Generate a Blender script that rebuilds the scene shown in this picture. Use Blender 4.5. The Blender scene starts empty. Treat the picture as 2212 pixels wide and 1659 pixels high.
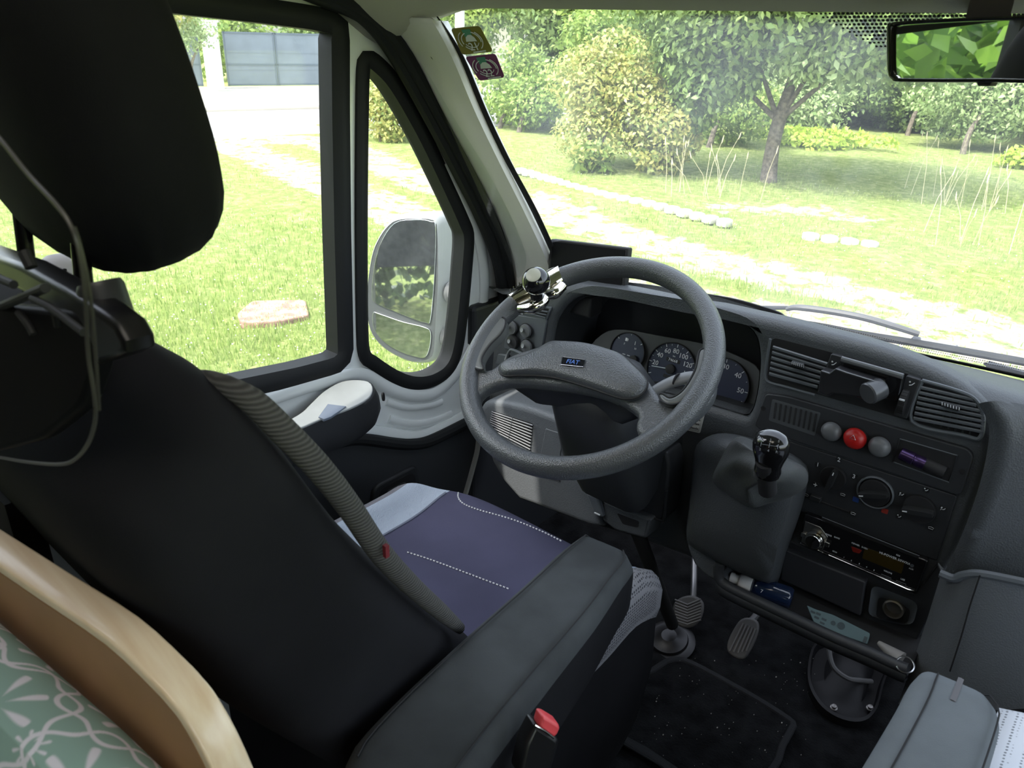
import bpy, math, random
import numpy as np
from mathutils import Vector, Matrix
random.seed(7); rng = np.random.default_rng(7)
PI = math.pi
sc = bpy.context.scene
C = sc.collection
H = 1.95                                   # eye height above the ground; all geometry below is written relative to the eye

# ------------------------------------------------------------------ camera
YAW, PITCH, ROLL = math.radians(40), math.radians(24.6), math.radians(1.8)
F_ = np.array([-math.sin(YAW), math.cos(YAW), 0.]); R_ = np.array([math.cos(YAW), math.sin(YAW), 0.]); Z_ = np.array([0, 0, 1.])
FW = math.cos(PITCH)*F_ - math.sin(PITCH)*Z_; UP0 = math.sin(PITCH)*F_ + math.cos(PITCH)*Z_
RT = math.cos(ROLL)*R_ + math.sin(ROLL)*UP0; UP = -math.sin(ROLL)*R_ + math.cos(ROLL)*UP0
FPX = 1661.
cam = bpy.data.cameras.new('camera'); camo = bpy.data.objects.new('camera', cam); C.objects.link(camo)
m = Matrix(((RT[0], UP[0], -FW[0], 0), (RT[1], UP[1], -FW[1], 0), (RT[2], UP[2], -FW[2], H), (0, 0, 0, 1)))
camo.matrix_world = m
cam.sensor_width = 36; cam.lens = FPX/2212*36; cam.clip_start = .02; cam.clip_end = 300
cam.dof.use_dof = True; cam.dof.focus_distance = 1.5; cam.dof.aperture_fstop = 16
sc.camera = camo

# ------------------------------------------------------------------ world, sun, exposure
wd = bpy.data.worlds.new('World'); sc.world = wd; wd.use_nodes = True
nt = wd.node_tree; nt.nodes.clear()
wo = nt.nodes.new('ShaderNodeOutputWorld'); bg = nt.nodes.new('ShaderNodeBackground'); sky = nt.nodes.new('ShaderNodeTexSky')
sky.sky_type = 'NISHITA'; sky.sun_disc = False; sky.sun_elevation = math.radians(56); sky.sun_rotation = math.radians(194)
sky.air_density = 1.0; sky.dust_density = 2.5
bg.inputs['Strength'].default_value = .62
hs_ = nt.nodes.new('ShaderNodeHueSaturation'); hs_.inputs['Saturation'].default_value = .45; nt.links.new(sky.outputs[0], hs_.inputs['Color']); nt.links.new(hs_.outputs[0], bg.inputs[0]); nt.links.new(bg.outputs[0], wo.inputs[0])
sun = bpy.data.lights.new('sun', 'SUN'); sun.energy = 4.6; sun.angle = math.radians(.6); sun.color = (1, .95, .86)
suno = bpy.data.objects.new('sun', sun); C.objects.link(suno)
suno.rotation_euler = Vector((.25, 1, -1.5)).to_track_quat('-Z', 'Y').to_euler()
sc.view_settings.view_transform = 'Standard'; sc.view_settings.look = 'None'
sc.view_settings.gamma = 1; sc.view_settings.exposure = .5; sc.view_settings.use_curve_mapping = False
# added fill light, unseen behind the viewer, to brighten the interior
lamp = bpy.data.lights.new('cabin_fill_light', 'AREA'); lamp.energy = 2.0; lamp.size = .5; lamp.color = (1, .93, .82)
lampo = bpy.data.objects.new('cabin_fill_light', lamp); C.objects.link(lampo); lampo.location = (-.25, -.12, H+.66)

# ------------------------------------------------------------------ picture -> place
def ray(u, v): return RT*(u-1106)/FPX - UP*(v-829.5)/FPX + FW
def at(u, v, ax, val):
    d = ray(u, v); return d*val/d['xyz'.index(ax)]
def atp(u, v, P0, N, off=0.):
    N = np.array(N, float); N = N/np.linalg.norm(N); d = ray(u, v); P = np.array(P0, float)+N*off
    return d*(P@N)/(d@N)

# ------------------------------------------------------------------ materials
MATS = {}
def mat(name, col, rough=.5, metal=0., bump=None, var=None, spec=.5, coat=0., sub=None, bumpkind='noise', emit=None, alpha=None):
    if name in MATS: return MATS[name]
    m = bpy.data.materials.new(name); m.use_nodes = True; t = m.node_tree; p = t.nodes['Principled BSDF']
    p.inputs['Base Color'].default_value = (*col, 1); p.inputs['Roughness'].default_value = rough
    p.inputs['Metallic'].default_value = metal; p.inputs['Specular IOR Level'].default_value = spec
    p.inputs['Coat Weight'].default_value = coat
    tc = t.nodes.new('ShaderNodeTexCoord')
    if emit: p.inputs['Emission Color'].default_value = (*emit[0], 1); p.inputs['Emission Strength'].default_value = emit[1]
    if var:                                    # (scale, amount)
        n = t.nodes.new('ShaderNodeTexNoise'); n.inputs['Scale'].default_value = var[0]; n.inputs['Detail'].default_value = 6
        t.links.new(tc.outputs['Object'], n.inputs['Vector'])
        mx = t.nodes.new('ShaderNodeMix'); mx.data_type = 'RGBA'
        c2 = var[2] if len(var) > 2 else tuple(max(0, c*(1-var[1])) for c in col)
        c1 = col if len(var) > 2 else tuple(min(1, c*(1+var[1])) for c in col)
        mr = t.nodes.new('ShaderNodeMapRange'); mr.inputs[1].default_value = .35; mr.inputs[2].default_value = .65
        t.links.new(n.outputs[0], mr.inputs[0]); t.links.new(mr.outputs[0], mx.inputs[0])
        mx.inputs[6].default_value = (*c1, 1); mx.inputs[7].default_value = (*c2, 1)
        t.links.new(mx.outputs[2], p.inputs['Base Color'])
    if bump:                                   # (scale, strength, distance)
        if bumpkind == 'noise':
            n = t.nodes.new('ShaderNodeTexNoise'); n.inputs['Scale'].default_value = bump[0]; n.inputs['Detail'].default_value = 3; o = n.outputs[0]
        elif bumpkind == 'voronoi':
            n = t.nodes.new('ShaderNodeTexVoronoi'); n.inputs['Scale'].default_value = bump[0]; o = n.outputs['Distance']
        t.links.new(tc.outputs['Object'], n.inputs['Vector'])
        b = t.nodes.new('ShaderNodeBump'); b.inputs['Strength'].default_value = bump[1]; b.inputs['Distance'].default_value = bump[2] if len(bump) > 2 else .001
        t.links.new(o, b.inputs['Height']); t.links.new(b.outputs[0], p.inputs['Normal'])
    MATS[name] = m; return m
PL = mat('dash_plastic', (.062, .068, .074), .48, bump=(420, .35, .0012), bumpkind='voronoi', spec=.45)
PLD = mat('dark_plastic', (.026, .028, .031), .5, bump=(600, .2, .0008), spec=.4)
PLG = mat('light_grey_plastic', (.12, .13, .14), .5, bump=(450, .3, .001), bumpkind='voronoi', spec=.4)
PLM = mat('mid_grey_plastic', (.085, .095, .105), .45, bump=(700, .15, .0006), spec=.45)
CUB = mat('gear_shroud_plastic', (.045, .049, .052), .5, bump=(420, .3, .001), bumpkind='voronoi')
KNB = mat('switch_plastic', (.11, .115, .12), .38)
BLK = mat('black_gloss', (.008, .008, .009), .12, coat=.4)
BLM = mat('black_matt', (.008, .008, .009), .7)
RUB = mat('black_rubber', (.012, .013, .014), .6, bump=(300, .15, .0006), spec=.25)
WHP = mat('white_body_paint', (.80, .83, .82), .18, coat=.5)
TRIM = mat('pillar_trim', (.62, .61, .58), .6, bump=(900, .25, .0006), bumpkind='voronoi')
HEAD = mat('headlining', (.38, .37, .33), .85, bump=(600, .3, .0008))
CHR = mat('chrome', (.75, .73, .68), .08, 1.)
STL = mat('brushed_steel', (.45, .45, .45), .3, 1.)
WLE = mat('wheel_leather', (.070, .075, .079), .34, bump=(520, .45, .0012), bumpkind='voronoi', spec=.6)
LEA = mat('gaiter_leather', (.085, .09, .09), .30, bump=(500, .25, .001), bumpkind='voronoi')
FAB = mat('black_seat_fabric', (.011, .011, .013), .9, bump=(900, .3, .0006), var=(6, .25), spec=.15)
ARM = mat('armrest_suede', (.05, .055, .058), .9, bump=(700, .25, .0006), var=(9, .3), spec=.2)
ARM2 = mat('pale_armrest_fabric', (.14, .155, .165), .9, bump=(900, .25, .0006), var=(14, .12), spec=.2)
NAVY = mat('navy_seat_fabric', (.068, .068, .12), .85, bump=(1200, .25, .0006), var=(8, .12), spec=.2)
THR = mat('white_thread', (.75, .75, .78), .7)
DTH = mat('dark_thread', (.008, .008, .009), .8)
CARP = mat('black_carpet', (.0075, .008, .0085), .95, bump=(260, .8, .004), var=(30, .5), spec=.1)
CARPE = mat('mat_binding', (.024, .025, .027), .9, bump=(500, .6, .002), spec=.1)
WOOD = None
WHT = mat('white_plastic', (.75, .75, .74), .35)
PRN = mat('white_print', (.62, .64, .66), .5)
MIR = mat('mirror_glass', (.9, .92, .92), .015, 1.)
def glass(name, tint=(1, 1, 1), haze=.0, ior=1.45, gl=1.0):
    m = bpy.data.materials.new(name); m.use_nodes = True; t = m.node_tree; t.nodes.clear()
    o = t.nodes.new('ShaderNodeOutputMaterial'); tr = t.nodes.new('ShaderNodeBsdfTransparent'); tr.inputs[0].default_value = (*tint, 1)
    g = t.nodes.new('ShaderNodeBsdfGlossy'); g.inputs['Roughness'].default_value = .0; g.inputs[0].default_value = (gl, gl, gl, 1)
    ge = t.nodes.new('ShaderNodeNewGeometry'); dt = t.nodes.new('ShaderNodeVectorMath'); dt.operation = 'DOT_PRODUCT'; t.links.new(ge.outputs['Normal'], dt.inputs[0]); t.links.new(ge.outputs['Incoming'], dt.inputs[1])
    last_ = dt.outputs['Value']
    for op, val in (('ABSOLUTE', None), ('SUBTRACT', 1.), ('POWER', 5.), ('MULTIPLY', .9), ('ADD', .02)):
        k = t.nodes.new('ShaderNodeMath'); k.operation = op
        if op == 'SUBTRACT': k.inputs[0].default_value = 1.; t.links.new(last_, k.inputs[1])
        else:
            t.links.new(last_, k.inputs[0])
            if val is not None: k.inputs[1].default_value = val
        last_ = k.outputs[0]
    mx = t.nodes.new('ShaderNodeMixShader'); t.links.new(last_, mx.inputs[0]); t.links.new(tr.outputs[0], mx.inputs[1]); t.links.new(g.outputs[0], mx.inputs[2])
    last = mx
    if haze:
        d = t.nodes.new('ShaderNodeBsdfTranslucent'); d.inputs[0].default_value = (.9, .92, .95, 1)
        m2 = t.nodes.new('ShaderNodeMixShader')
        n = t.nodes.new('ShaderNodeTexNoise'); n.inputs['Scale'].default_value = 5; n.inputs['Distortion'].default_value = 1.5
        tc = t.nodes.new('ShaderNodeTexCoord'); t.links.new(tc.outputs['Object'], n.inputs[0])
        mr = t.nodes.new('ShaderNodeMapRange'); mr.inputs[1].default_value = .3; mr.inputs[2].default_value = .8; mr.inputs[3].default_value = haze*.4; mr.inputs[4].default_value = haze*1.8
        t.links.new(n.outputs[0], mr.inputs[0]); t.links.new(mr.outputs[0], m2.inputs[0])
        t.links.new(mx.outputs[0], m2.inputs[1]); t.links.new(d.outputs[0], m2.inputs[2]); last = m2
    t.links.new(last.outputs[0], o.inputs[0]); return m
GLW = glass('windscreen_glass', (.97, 1, .985), .075)
GLS = glass('side_glass', (.98, 1, .99), .012)
def leafmat(name, c1, c2, tr=.35, rough=.45):
    m = bpy.data.materials.new(name); m.use_nodes = True; t = m.node_tree; p = t.nodes['Principled BSDF']
    g = t.nodes.new('ShaderNodeNewGeometry'); mx = t.nodes.new('ShaderNodeMix'); mx.data_type = 'RGBA'
    mx.inputs[6].default_value = (*c1, 1); mx.inputs[7].default_value = (*c2, 1)
    t.links.new(g.outputs['Random Per Island'], mx.inputs[0]); t.links.new(mx.outputs[2], p.inputs['Base Color'])
    p.inputs['Roughness'].default_value = rough; p.inputs['Specular IOR Level'].default_value = .4
    tl = t.nodes.new('ShaderNodeBsdfTranslucent'); t.links.new(mx.outputs[2], tl.inputs[0])
    ms = t.nodes.new('ShaderNodeMixShader'); ms.inputs[0].default_value = tr
    t.links.new(p.outputs[0], ms.inputs[1]); t.links.new(tl.outputs[0], ms.inputs[2]); t.links.new(ms.outputs[0], t.nodes['Material Output'].inputs[0]); return m

# ------------------------------------------------------------------ object helpers
def props(o, label=None, cat=None, group=None, kind=None):
    if label: o['label'] = label
    if cat: o['category'] = cat
    if group: o['group'] = group
    if kind: o['kind'] = kind
    return o
def adopt(o, parent):
    o.parent = parent
    if parent is not None:
        p = parent; M = Matrix.Identity(4)
        chain = []
        while p is not None: chain.append(p); p = p.parent
        for q in reversed(chain): M = M @ q.matrix_parent_inverse @ q.matrix_basis
        o.matrix_parent_inverse = M.inverted()
def thing(name, loc, label, cat, group=None, kind=None):
    o = bpy.data.objects.new(name, None); C.objects.link(o); o.location = (loc[0], loc[1], loc[2]+H); o.empty_display_size = .05
    return props(o, label, cat, group, kind)
def finish(name, me, mt, parent=None, smooth=35, bevel=0, sub=0, solid=0, up=True):
    o = bpy.data.objects.new(name, me); C.objects.link(o)
    if isinstance(mt, (list, tuple)):
        for q in mt: me.materials.append(q)
    elif mt: me.materials.append(mt)
    if smooth:
        me.polygons.foreach_set('use_smooth', [True]*len(me.polygons))
        try: me.set_sharp_from_angle(angle=math.radians(smooth))
        except Exception: pass
    if solid: s = o.modifiers.new('s', 'SOLIDIFY'); s.thickness = solid; s.offset = 0
    if bevel: b = o.modifiers.new('b', 'BEVEL'); b.width = bevel; b.segments = 3; b.limit_method = 'ANGLE'; b.angle_limit = math.radians(35)
    if sub: s = o.modifiers.new('u', 'SUBSURF'); s.levels = sub; s.render_levels = sub
    # origin at the middle of its bottom
    n = len(me.vertices); co = np.empty(n*3); me.vertices.foreach_get('co', co); co = co.reshape(-1, 3)
    if up: co[:, 2] += H
    c = np.array([(co[:, 0].min()+co[:, 0].max())/2, (co[:, 1].min()+co[:, 1].max())/2, co[:, 2].min()])
    co -= c; me.vertices.foreach_set('co', co.ravel()); me.update(); o.location = c
    adopt(o, parent)
    return o
def fr(n):
    n = Vector(n).normalized(); a = Vector((0, 0, 1)) if abs(n.z) < .9 else Vector((0, 1, 0))
    x = a.cross(n).normalized(); y = n.cross(x).normalized(); return np.array(x), np.array(y), np.array(n)
class G:
    def __init__(s): s.v = []; s.f = []; s.mi = []
    def add(s, v, f, mi=0):
        b = len(s.v); s.v += [tuple(map(float, p)) for p in v]; s.f += [tuple(b+i for i in q) for q in f]; s.mi += [mi]*len(f); return s
    def box(s, c, sz, ax=None, mi=0):
        X, Y, Z = ax if ax is not None else (np.array([1, 0, 0]), np.array([0, 1, 0]), np.array([0, 0, 1]))
        X, Y, Z = map(np.array, (X, Y, Z)); c = np.array(c, float)
        v = [c+X*sz[0]/2*i+Y*sz[1]/2*j+Z*sz[2]/2*k for i in (-1, 1) for j in (-1, 1) for k in (-1, 1)]
        return s.add(v, [(0, 1, 3, 2), (4, 6, 7, 5), (0, 4, 5, 1), (2, 3, 7, 6), (0, 2, 6, 4), (1, 5, 7, 3)], mi)
    def loft(s, loops, closed=True, cap0=False, cap1=False, mi=0):
        n = len(loops[0]); v = [p for L in loops for p in L]; f = []
        for i in range(len(loops)-1):
            for j in range(n if closed else n-1):
                k = (j+1) % n; f.append((i*n+j, i*n+k, (i+1)*n+k, (i+1)*n+j))
        if cap0: f.append(tuple(reversed(range(n))))
        if cap1: f.append(tuple(range((len(loops)-1)*n, len(loops)*n)))
        return s.add(v, f, mi)
    def lathe(s, c, n, prof, seg=32, cap0=True, cap1=True, sx=1., sy=1., X=None, mi=0):
        x, y, z = fr(n)
        if X is not None:
            x = np.array(X, float); x = x/np.linalg.norm(x); y = np.cross(z, x)
        c = np.array(c, float)
        loops = [[c+z*h+(x*math.cos(a)*sx+y*math.sin(a)*sy)*r for a in np.linspace(0, 2*PI, seg, endpoint=False)] for r, h in prof]
        return s.loft(loops, True, cap0, cap1, mi)
    def tube(s, pts, r, seg=10, closed=False, flat=1., upv=None, smooth=0, mi=0):
        P = [np.array(p, float) for p in pts]
        if smooth: P = cr(P, smooth, closed)
        n = len(P); loops = []; prev = None
        rr = r if hasattr(r, '__len__') else [r]*n
        if len(rr) != n: rr = np.interp(np.linspace(0, 1, n), np.linspace(0, 1, len(rr)), rr)
        for i in range(n):
            if closed: t = P[(i+1) % n]-P[i-1]
            else: t = P[min(i+1, n-1)]-P[max(i-1, 0)]
            t = t/(np.linalg.norm(t)+1e-12)
            if prev is None:
                a = np.array(upv, float) if upv is not None else (np.array([0, 0, 1.]) if abs(t[2]) < .9 else np.array([0, 1., 0]))
            else: a = prev
            x = a-t*(a@t); x /= np.linalg.norm(x)+1e-12; y = np.cross(t, x); prev = x
            loops.append([P[i]+(x*math.cos(q)*flat+y*math.sin(q))*rr[i] for q in np.linspace(0, 2*PI, seg, endpoint=False)])
        if closed: loops.append(loops[0]); return s.loft(loops, True, False, False, mi)
        return s.loft(loops, True, True, True, mi)
    def out(s, name, mt, parent=None, **k):
        me = bpy.data.meshes.new(name); me.from_pydata(s.v, [], s.f)
        if any(s.mi): me.polygons.foreach_set('material_index', s.mi)
        me.validate(); me.update()
        return finish(name, me, mt, parent, **k)
def cr(P, k, closed=False):
    P = [np.array(p, float) for p in P]; n = len(P); out = []
    for i in range(n if closed else n-1):
        p0, p1, p2, p3 = (P[(i-1) % n], P[i], P[(i+1) % n], P[(i+2) % n]) if closed else (P[max(i-1, 0)], P[i], P[i+1], P[min(i+2, n-1)])
        for j in range(k):
            t = j/k; out.append(.5*((2*p1)+(-p0+p2)*t+(2*p0-5*p1+4*p2-p3)*t*t+(-p0+3*p1-3*p2+p3)*t**3))
    if not closed: out.append(P[-1])
    return out
def resample(P, n, closed=True):
    P = [np.array(p, float) for p in P]
    if closed: P = P+[P[0]]
    d = np.r_[0, np.cumsum([np.linalg.norm(P[i+1]-P[i]) for i in range(len(P)-1)])]; P = np.array(P)
    t = np.linspace(0, d[-1], n, endpoint=not closed)
    return [np.array([np.interp(q, d, P[:, k]) for k in range(3)]) for q in t]
def rrect(c, X, Y, w, h, r, k=5):
    c = np.array(c, float); X = np.array(X, float); Y = np.array(Y, float); out = []; r = min(r, w/2, h/2)
    for sx, sy, a0 in ((1, 1, 0), (-1, 1, 90), (-1, -1, 180), (1, -1, 270)):
        for i in range(k+1):
            a = math.radians(a0+90*i/k); out.append(c+X*(sx*(w/2-r)+r*math.cos(a))+Y*(sy*(h/2-r)+r*math.sin(a)))
    return out
def rquad(P, r, k=4):                      # four (or more) corners, each rounded by r
    P = [np.array(p, float) for p in P]; out = []; n = len(P)
    for i in range(n):
        a, b, c = P[i-1], P[i], P[(i+1) % n]; u = a-b; w = c-b; lu, lw = np.linalg.norm(u), np.linalg.norm(w)
        q = min(r, lu*.45, lw*.45); p0 = b+u/lu*q; p1 = b+w/lw*q
        for j in range(k+1):
            t = j/k; out.append(p0*(1-t)**2+2*b*t*(1-t)+p1*t*t)
    return out
def platem(name, outer, holes, N, thick, mt, parent=None, bevel=.002, smooth=35, res=2, **kw):
    """flat plate with holes: front face through the given points, thickness behind it (against N)"""
    N = np.array(N, float); N /= np.linalg.norm(N); X, Y, _ = fr(N); O = np.mean(np.array(outer), 0)
    cu = bpy.data.curves.new(name, 'CURVE'); cu.dimensions = '2D'; cu.fill_mode = 'BOTH'
    bevel = min(bevel, thick*.49)
    cu.extrude = max(thick/2-bevel, 1e-5); cu.bevel_depth = bevel; cu.bevel_resolution = res; cu.offset = -bevel
    for L in [outer]+list(holes or []):
        sp = cu.splines.new('POLY'); sp.points.add(len(L)-1); sp.use_cyclic_u = True
        for i, p in enumerate(L):
            d = np.array(p)-O; sp.points[i].co = (float(d@X), float(d@Y), 0, 1)
    tmp = bpy.data.objects.new('tmp', cu); me = bpy.data.meshes.new_from_object(tmp); bpy.data.objects.remove(tmp); bpy.data.curves.remove(cu)
    me.name = name; me.materials.clear()
    n = len(me.vertices); co = np.empty(n*3); me.vertices.foreach_get('co', co); co = co.reshape(-1, 3)
    co = O+co[:, :1]*X+co[:, 1:2]*Y+(co[:, 2:3]-thick/2)*N
    me.vertices.foreach_set('co', co.ravel())
    return finish(name, me, mt, parent, smooth=smooth, **kw)
def text(body, c, X, N, size, mt, parent, name='lettering', ext=.0003, align='CENTER'):
    X = np.array(X, float); X /= np.linalg.norm(X); N = np.array(N, float); N /= np.linalg.norm(N); Y = np.cross(N, X)
    cu = bpy.data.curves.new(name, 'FONT'); cu.body = body; cu.size = size; cu.extrude = ext; cu.align_x = align; cu.align_y = 'CENTER'; cu.resolution_u = 2
    tmp = bpy.data.objects.new('tmp', cu); me = bpy.data.meshes.new_from_object(tmp); bpy.data.objects.remove(tmp); bpy.data.curves.remove(cu)
    me.materials.clear(); me.name = name
    n = len(me.vertices); co = np.empty(n*3); me.vertices.foreach_get('co', co); co = co.reshape(-1, 3)
    co = np.array(c)+co[:, :1]*X+co[:, 1:2]*Y+co[:, 2:3]*N; me.vertices.foreach_set('co', co.ravel())
    return finish(name, me, mt, parent, smooth=0)
def poly(pix, P0, N, off=0): return [atp(u, v, P0, N, off) for u, v in pix]
# ================================================================== OUTSIDE
GZ = -H
def gp(u, v): return at(u, v, 'z', GZ)
def dist_poly(x, y, pts):
    d = np.full(x.shape, 1e9)
    for (a, b, wa), (c, e, wb) in zip(pts[:-1], pts[1:]):
        vx, vy = c-a, e-b; t = np.clip(((x-a)*vx+(y-b)*vy)/(vx*vx+vy*vy), 0, 1)
        d = np.minimum(d, np.hypot(x-a-t*vx, y-b-t*vy)/(wa+t*(wb-wa)))
    return d
def path_px(L): return [(gp(u, v)[0], gp(u, v)[1], w) for u, v, w in L]
TRACK1 = path_px([(712, 303, .55), (790, 338, .5), (860, 368, .45), (940, 392, .5), (1140, 428, .55), (1300, 492, .48), (1500, 545, .42), (1700, 590, .38), (1950, 655, .32), (2212, 700, .3)])
TRACK2 = path_px([(478, 303, .5), (600, 345, .45), (705, 395, .45), (800, 425, .5), (900, 468, .45), (1060, 530, .45), (1300, 580, .3), (1500, 640, .36), (1750, 690, .38), (2212, 745, .5)])
PATCH = path_px([(1560, 440, .35), (1750, 450, .45), (1850, 470, .3)])
TRACK3 = path_px([(480, 300, .6), (720, 300, .6)])
def gravel(x, y):
    g = 0
    for T in (TRACK1, TRACK2, TRACK3): g = np.maximum(g, 1.6-dist_poly(x, y, T)*1.15)
    g = np.maximum(g, .75-dist_poly(x, y, PATCH)*.45)
    return np.clip(g, 0, .68)
def gridmesh(x0, x1, y0, y1, nx, ny, power=1.):
    xs = np.linspace(x0, x1, nx); ys = np.linspace(y0, y1, ny); Xg, Yg = np.meshgrid(xs, ys, indexing='ij'); return Xg, Yg
Xg, Yg = gridmesh(-16, 10, -8, 24, 300, 360)
gz = .02*np.sin(Xg*1.7+Yg*.6)+.015*np.sin(Yg*2.3-Xg) - .03*gravel(Xg, Yg)
V = np.stack([Xg, Yg, GZ+gz-.02], -1).reshape(-1, 3)
nx, ny = Xg.shape; idx = np.arange(nx*ny).reshape(nx, ny)
Fq = np.stack([idx[:-1, :-1], idx[1:, :-1], idx[1:, 1:], idx[:-1, 1:]], -1).reshape(-1, 4)
me = bpy.data.meshes.new('ground'); me.vertices.add(len(V)); me.vertices.foreach_set('co', V.ravel())
me.loops.add(Fq.size); me.loops.foreach_set('vertex_index', Fq.ravel()); me.polygons.add(len(Fq))
me.polygons.foreach_set('loop_start', np.arange(0, Fq.size, 4)); me.polygons.foreach_set('loop_total', np.full(len(Fq), 4)); me.update(calc_edges=True)
at_ = me.attributes.new('bare', 'FLOAT', 'POINT'); at_.data.foreach_set('value', gravel(Xg, Yg).ravel())
gm = bpy.data.materials.new('lawn_and_gravel'); gm.use_nodes = True; t = gm.node_tree; p = t.nodes['Principled BSDF']; p.inputs['Roughness'].default_value = .95; p.inputs['Specular IOR Level'].default_value = .1
tc = t.nodes.new('ShaderNodeTexCoord')
def noise(sc_, det=8, ro=.6):
    n = t.nodes.new('ShaderNodeTexNoise'); n.inputs['Scale'].default_value = sc_; n.inputs['Detail'].default_value = det; n.inputs['Roughness'].default_value = ro
    t.links.new(tc.outputs['Object'], n.inputs[0]); return n
def ramp(src, stops):
    r = t.nodes.new('ShaderNodeValToRGB'); t.links.new(src, r.inputs[0]); e = r.color_ramp.elements
    e[0].position, e[0].color = stops[0][0], (*stops[0][1], 1); e[1].position, e[1].color = stops[-1][0], (*stops[-1][1], 1)
    for s_, c_ in stops[1:-1]: q = e.new(s_); q.color = (*c_, 1)
    return r
gr_ = ramp(noise(9, 10, .75).outputs[0], [(.3, (.12, .17, .045)), (.5, (.24, .30, .09)), (.62, (.38, .41, .17)), (.75, (.52, .50, .30))])
gv_ = ramp(noise(26, 10, .8).outputs[0], [(.3, (.20, .165, .125)), (.5, (.38, .34, .285)), (.7, (.56, .52, .46))])
a_ = t.nodes.new('ShaderNodeAttribute'); a_.attribute_name = 'bare'
nb = noise(5, 8, .7); mt_ = t.nodes.new('ShaderNodeMath'); mt_.operation = 'SUBTRACT'; t.links.new(a_.outputs['Fac'], mt_.inputs[0])
sc1 = t.nodes.new('ShaderNodeMath'); sc1.operation = 'MULTIPLY'; sc1.inputs[1].default_value = 1.0; nr = t.nodes.new('ShaderNodeMapRange'); nr.inputs[1].default_value = .33; nr.inputs[2].default_value = .67; t.links.new(nb.outputs[0], nr.inputs[0]); t.links.new(nr.outputs[0], sc1.inputs[0]); t.links.new(sc1.outputs[0], mt_.inputs[1])
mr = t.nodes.new('ShaderNodeMapRange'); mr.inputs[1].default_value = -.05; mr.inputs[2].default_value = .12; t.links.new(mt_.outputs[0], mr.inputs[0])
mx = t.nodes.new('ShaderNodeMix'); mx.data_type = 'RGBA'; t.links.new(mr.outputs[0], mx.inputs[0]); t.links.new(gr_.outputs[0], mx.inputs[6]); t.links.new(gv_.outputs[0], mx.inputs[7])
t.links.new(mx.outputs[2], p.inputs['Base Color'])
bu = t.nodes.new('ShaderNodeBump'); bu.inputs['Strength'].default_value = .8; bu.inputs['Distance'].default_value = .03; t.links.new(noise(40, 6, .8).outputs[0], bu.inputs['Height']); t.links.new(bu.outputs[0], p.inputs['Normal'])
o = finish('ground', me, gm, None); props(o, kind='structure', label='lawn crossed by two pale gravel wheel tracks', cat='ground')
# far ground all round, just lower than the lawn
FARG = mat('far_meadow', (.30, .36, .10), .95, var=(.6, .3), spec=.1)
G().box((-20, 30, GZ-.14), (160, 160, .1)).out('ground_far', FARG, smooth=0)
props(bpy.data.objects['ground_far'], kind='structure', label='meadow reaching far behind the garden', cat='ground')
# road and pavement: parallel to the gate
Gd = at(459, 195, 'z', GZ); Ge = at(703, 192, 'z', GZ); gx = (Ge-Gd)/np.linalg.norm(Ge-Gd); gn = np.array([gx[1], -gx[0], 0]); gn = gn if gn[0] > 0 else -gn
ASP = mat('pale_asphalt', (.36, .355, .345), .9, var=(1.4, .12), bump=(60, .4, .01), spec=.1)
PAV = mat('pavement_sand', (.42, .40, .36), .9, var=(2.5, .1), bump=(90, .3, .006), spec=.1)
def strip(name, d0, d1, z, mt, lab, cat, th=.12, a=-26, b=40, kind='structure'):
    P = [Gd+gx*a+gn*d0, Gd+gx*b+gn*d0, Gd+gx*b+gn*d1, Gd+gx*a+gn*d1]; P = [np.array([q[0], q[1], GZ+z]) for q in P]
    o = platem(name, P, None, (0, 0, 1), th, mt, bevel=.01, smooth=0); return props(o, lab, cat, kind=kind)
dk = float((at(470, 240, 'z', GZ)-Gd)@gn); dr = float((at(480, 296, 'z', GZ)-Gd)@gn)
strip('pavement', -.6, dk, .06, PAV, 'sandy pavement in front of the grey gate', 'pavement', .2)
strip('road', dk, dr, .0, ASP, 'pale sunlit road between the lawn and the gate', 'road', .2)
strip('kerb', dk, dk+.16, .10, mat('kerb_stone', (.36, .33, .29), .9), 'stone kerb along the pavement', 'kerb', .14)
# gate and its posts
GAT = mat('gate_paint', (.16, .195, .23), .45, var=(2, .08)); PST = mat('gate_post_render', (.78, .78, .76), .8, var=(5, .08))
def gate(s0, s1, label):
    g = thing('gate', Gd+gx*(s0+s1)/2, label, 'gate', 'steel gates across the road')
    ax = (gx, gn, np.array([0, 0, 1.])); w = s1-s0; c = Gd+gx*(s0+s1)/2; zt = at(575, 70, 'x', c[0])[2]; hh = zt-GZ-.12; base = GZ+.12
    cc = lambda s, z: np.array([c[0], c[1], 0])+gx*s+np.array([0, 0, base+z])
    for k in (-1, 1):
        q = G().box(cc(k*w/4, hh/2), (w/2-.06, .03, hh-.06), ax)
        for zz in (.3, .62): q.box(cc(k*w/4, hh*zz)+gn*.018, (w/2-.1, .008, .012), ax)
        q.out('gate_panel', GAT, g, smooth=0)
    q = G()
    for s_ in (-w/2+.03, -.035, .035, w/2-.03): q.box(cc(s_, hh/2), (.055, .06, hh), ax)
    for z_ in (.03, hh*.4, hh-.03): q.box(cc(0, z_), (w, .06, .055), ax)
    q.out('gate_frame', mat('gate_frame_paint', (.10, .13, .16), .45), g, smooth=0)
gw = float(np.linalg.norm(Ge-Gd))
gate(.5, gw+.0, 'blue-grey double steel gate between two white posts')
gate(-5.0, -.25, 'second blue-grey steel gate, left of the branchy white post')
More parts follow.
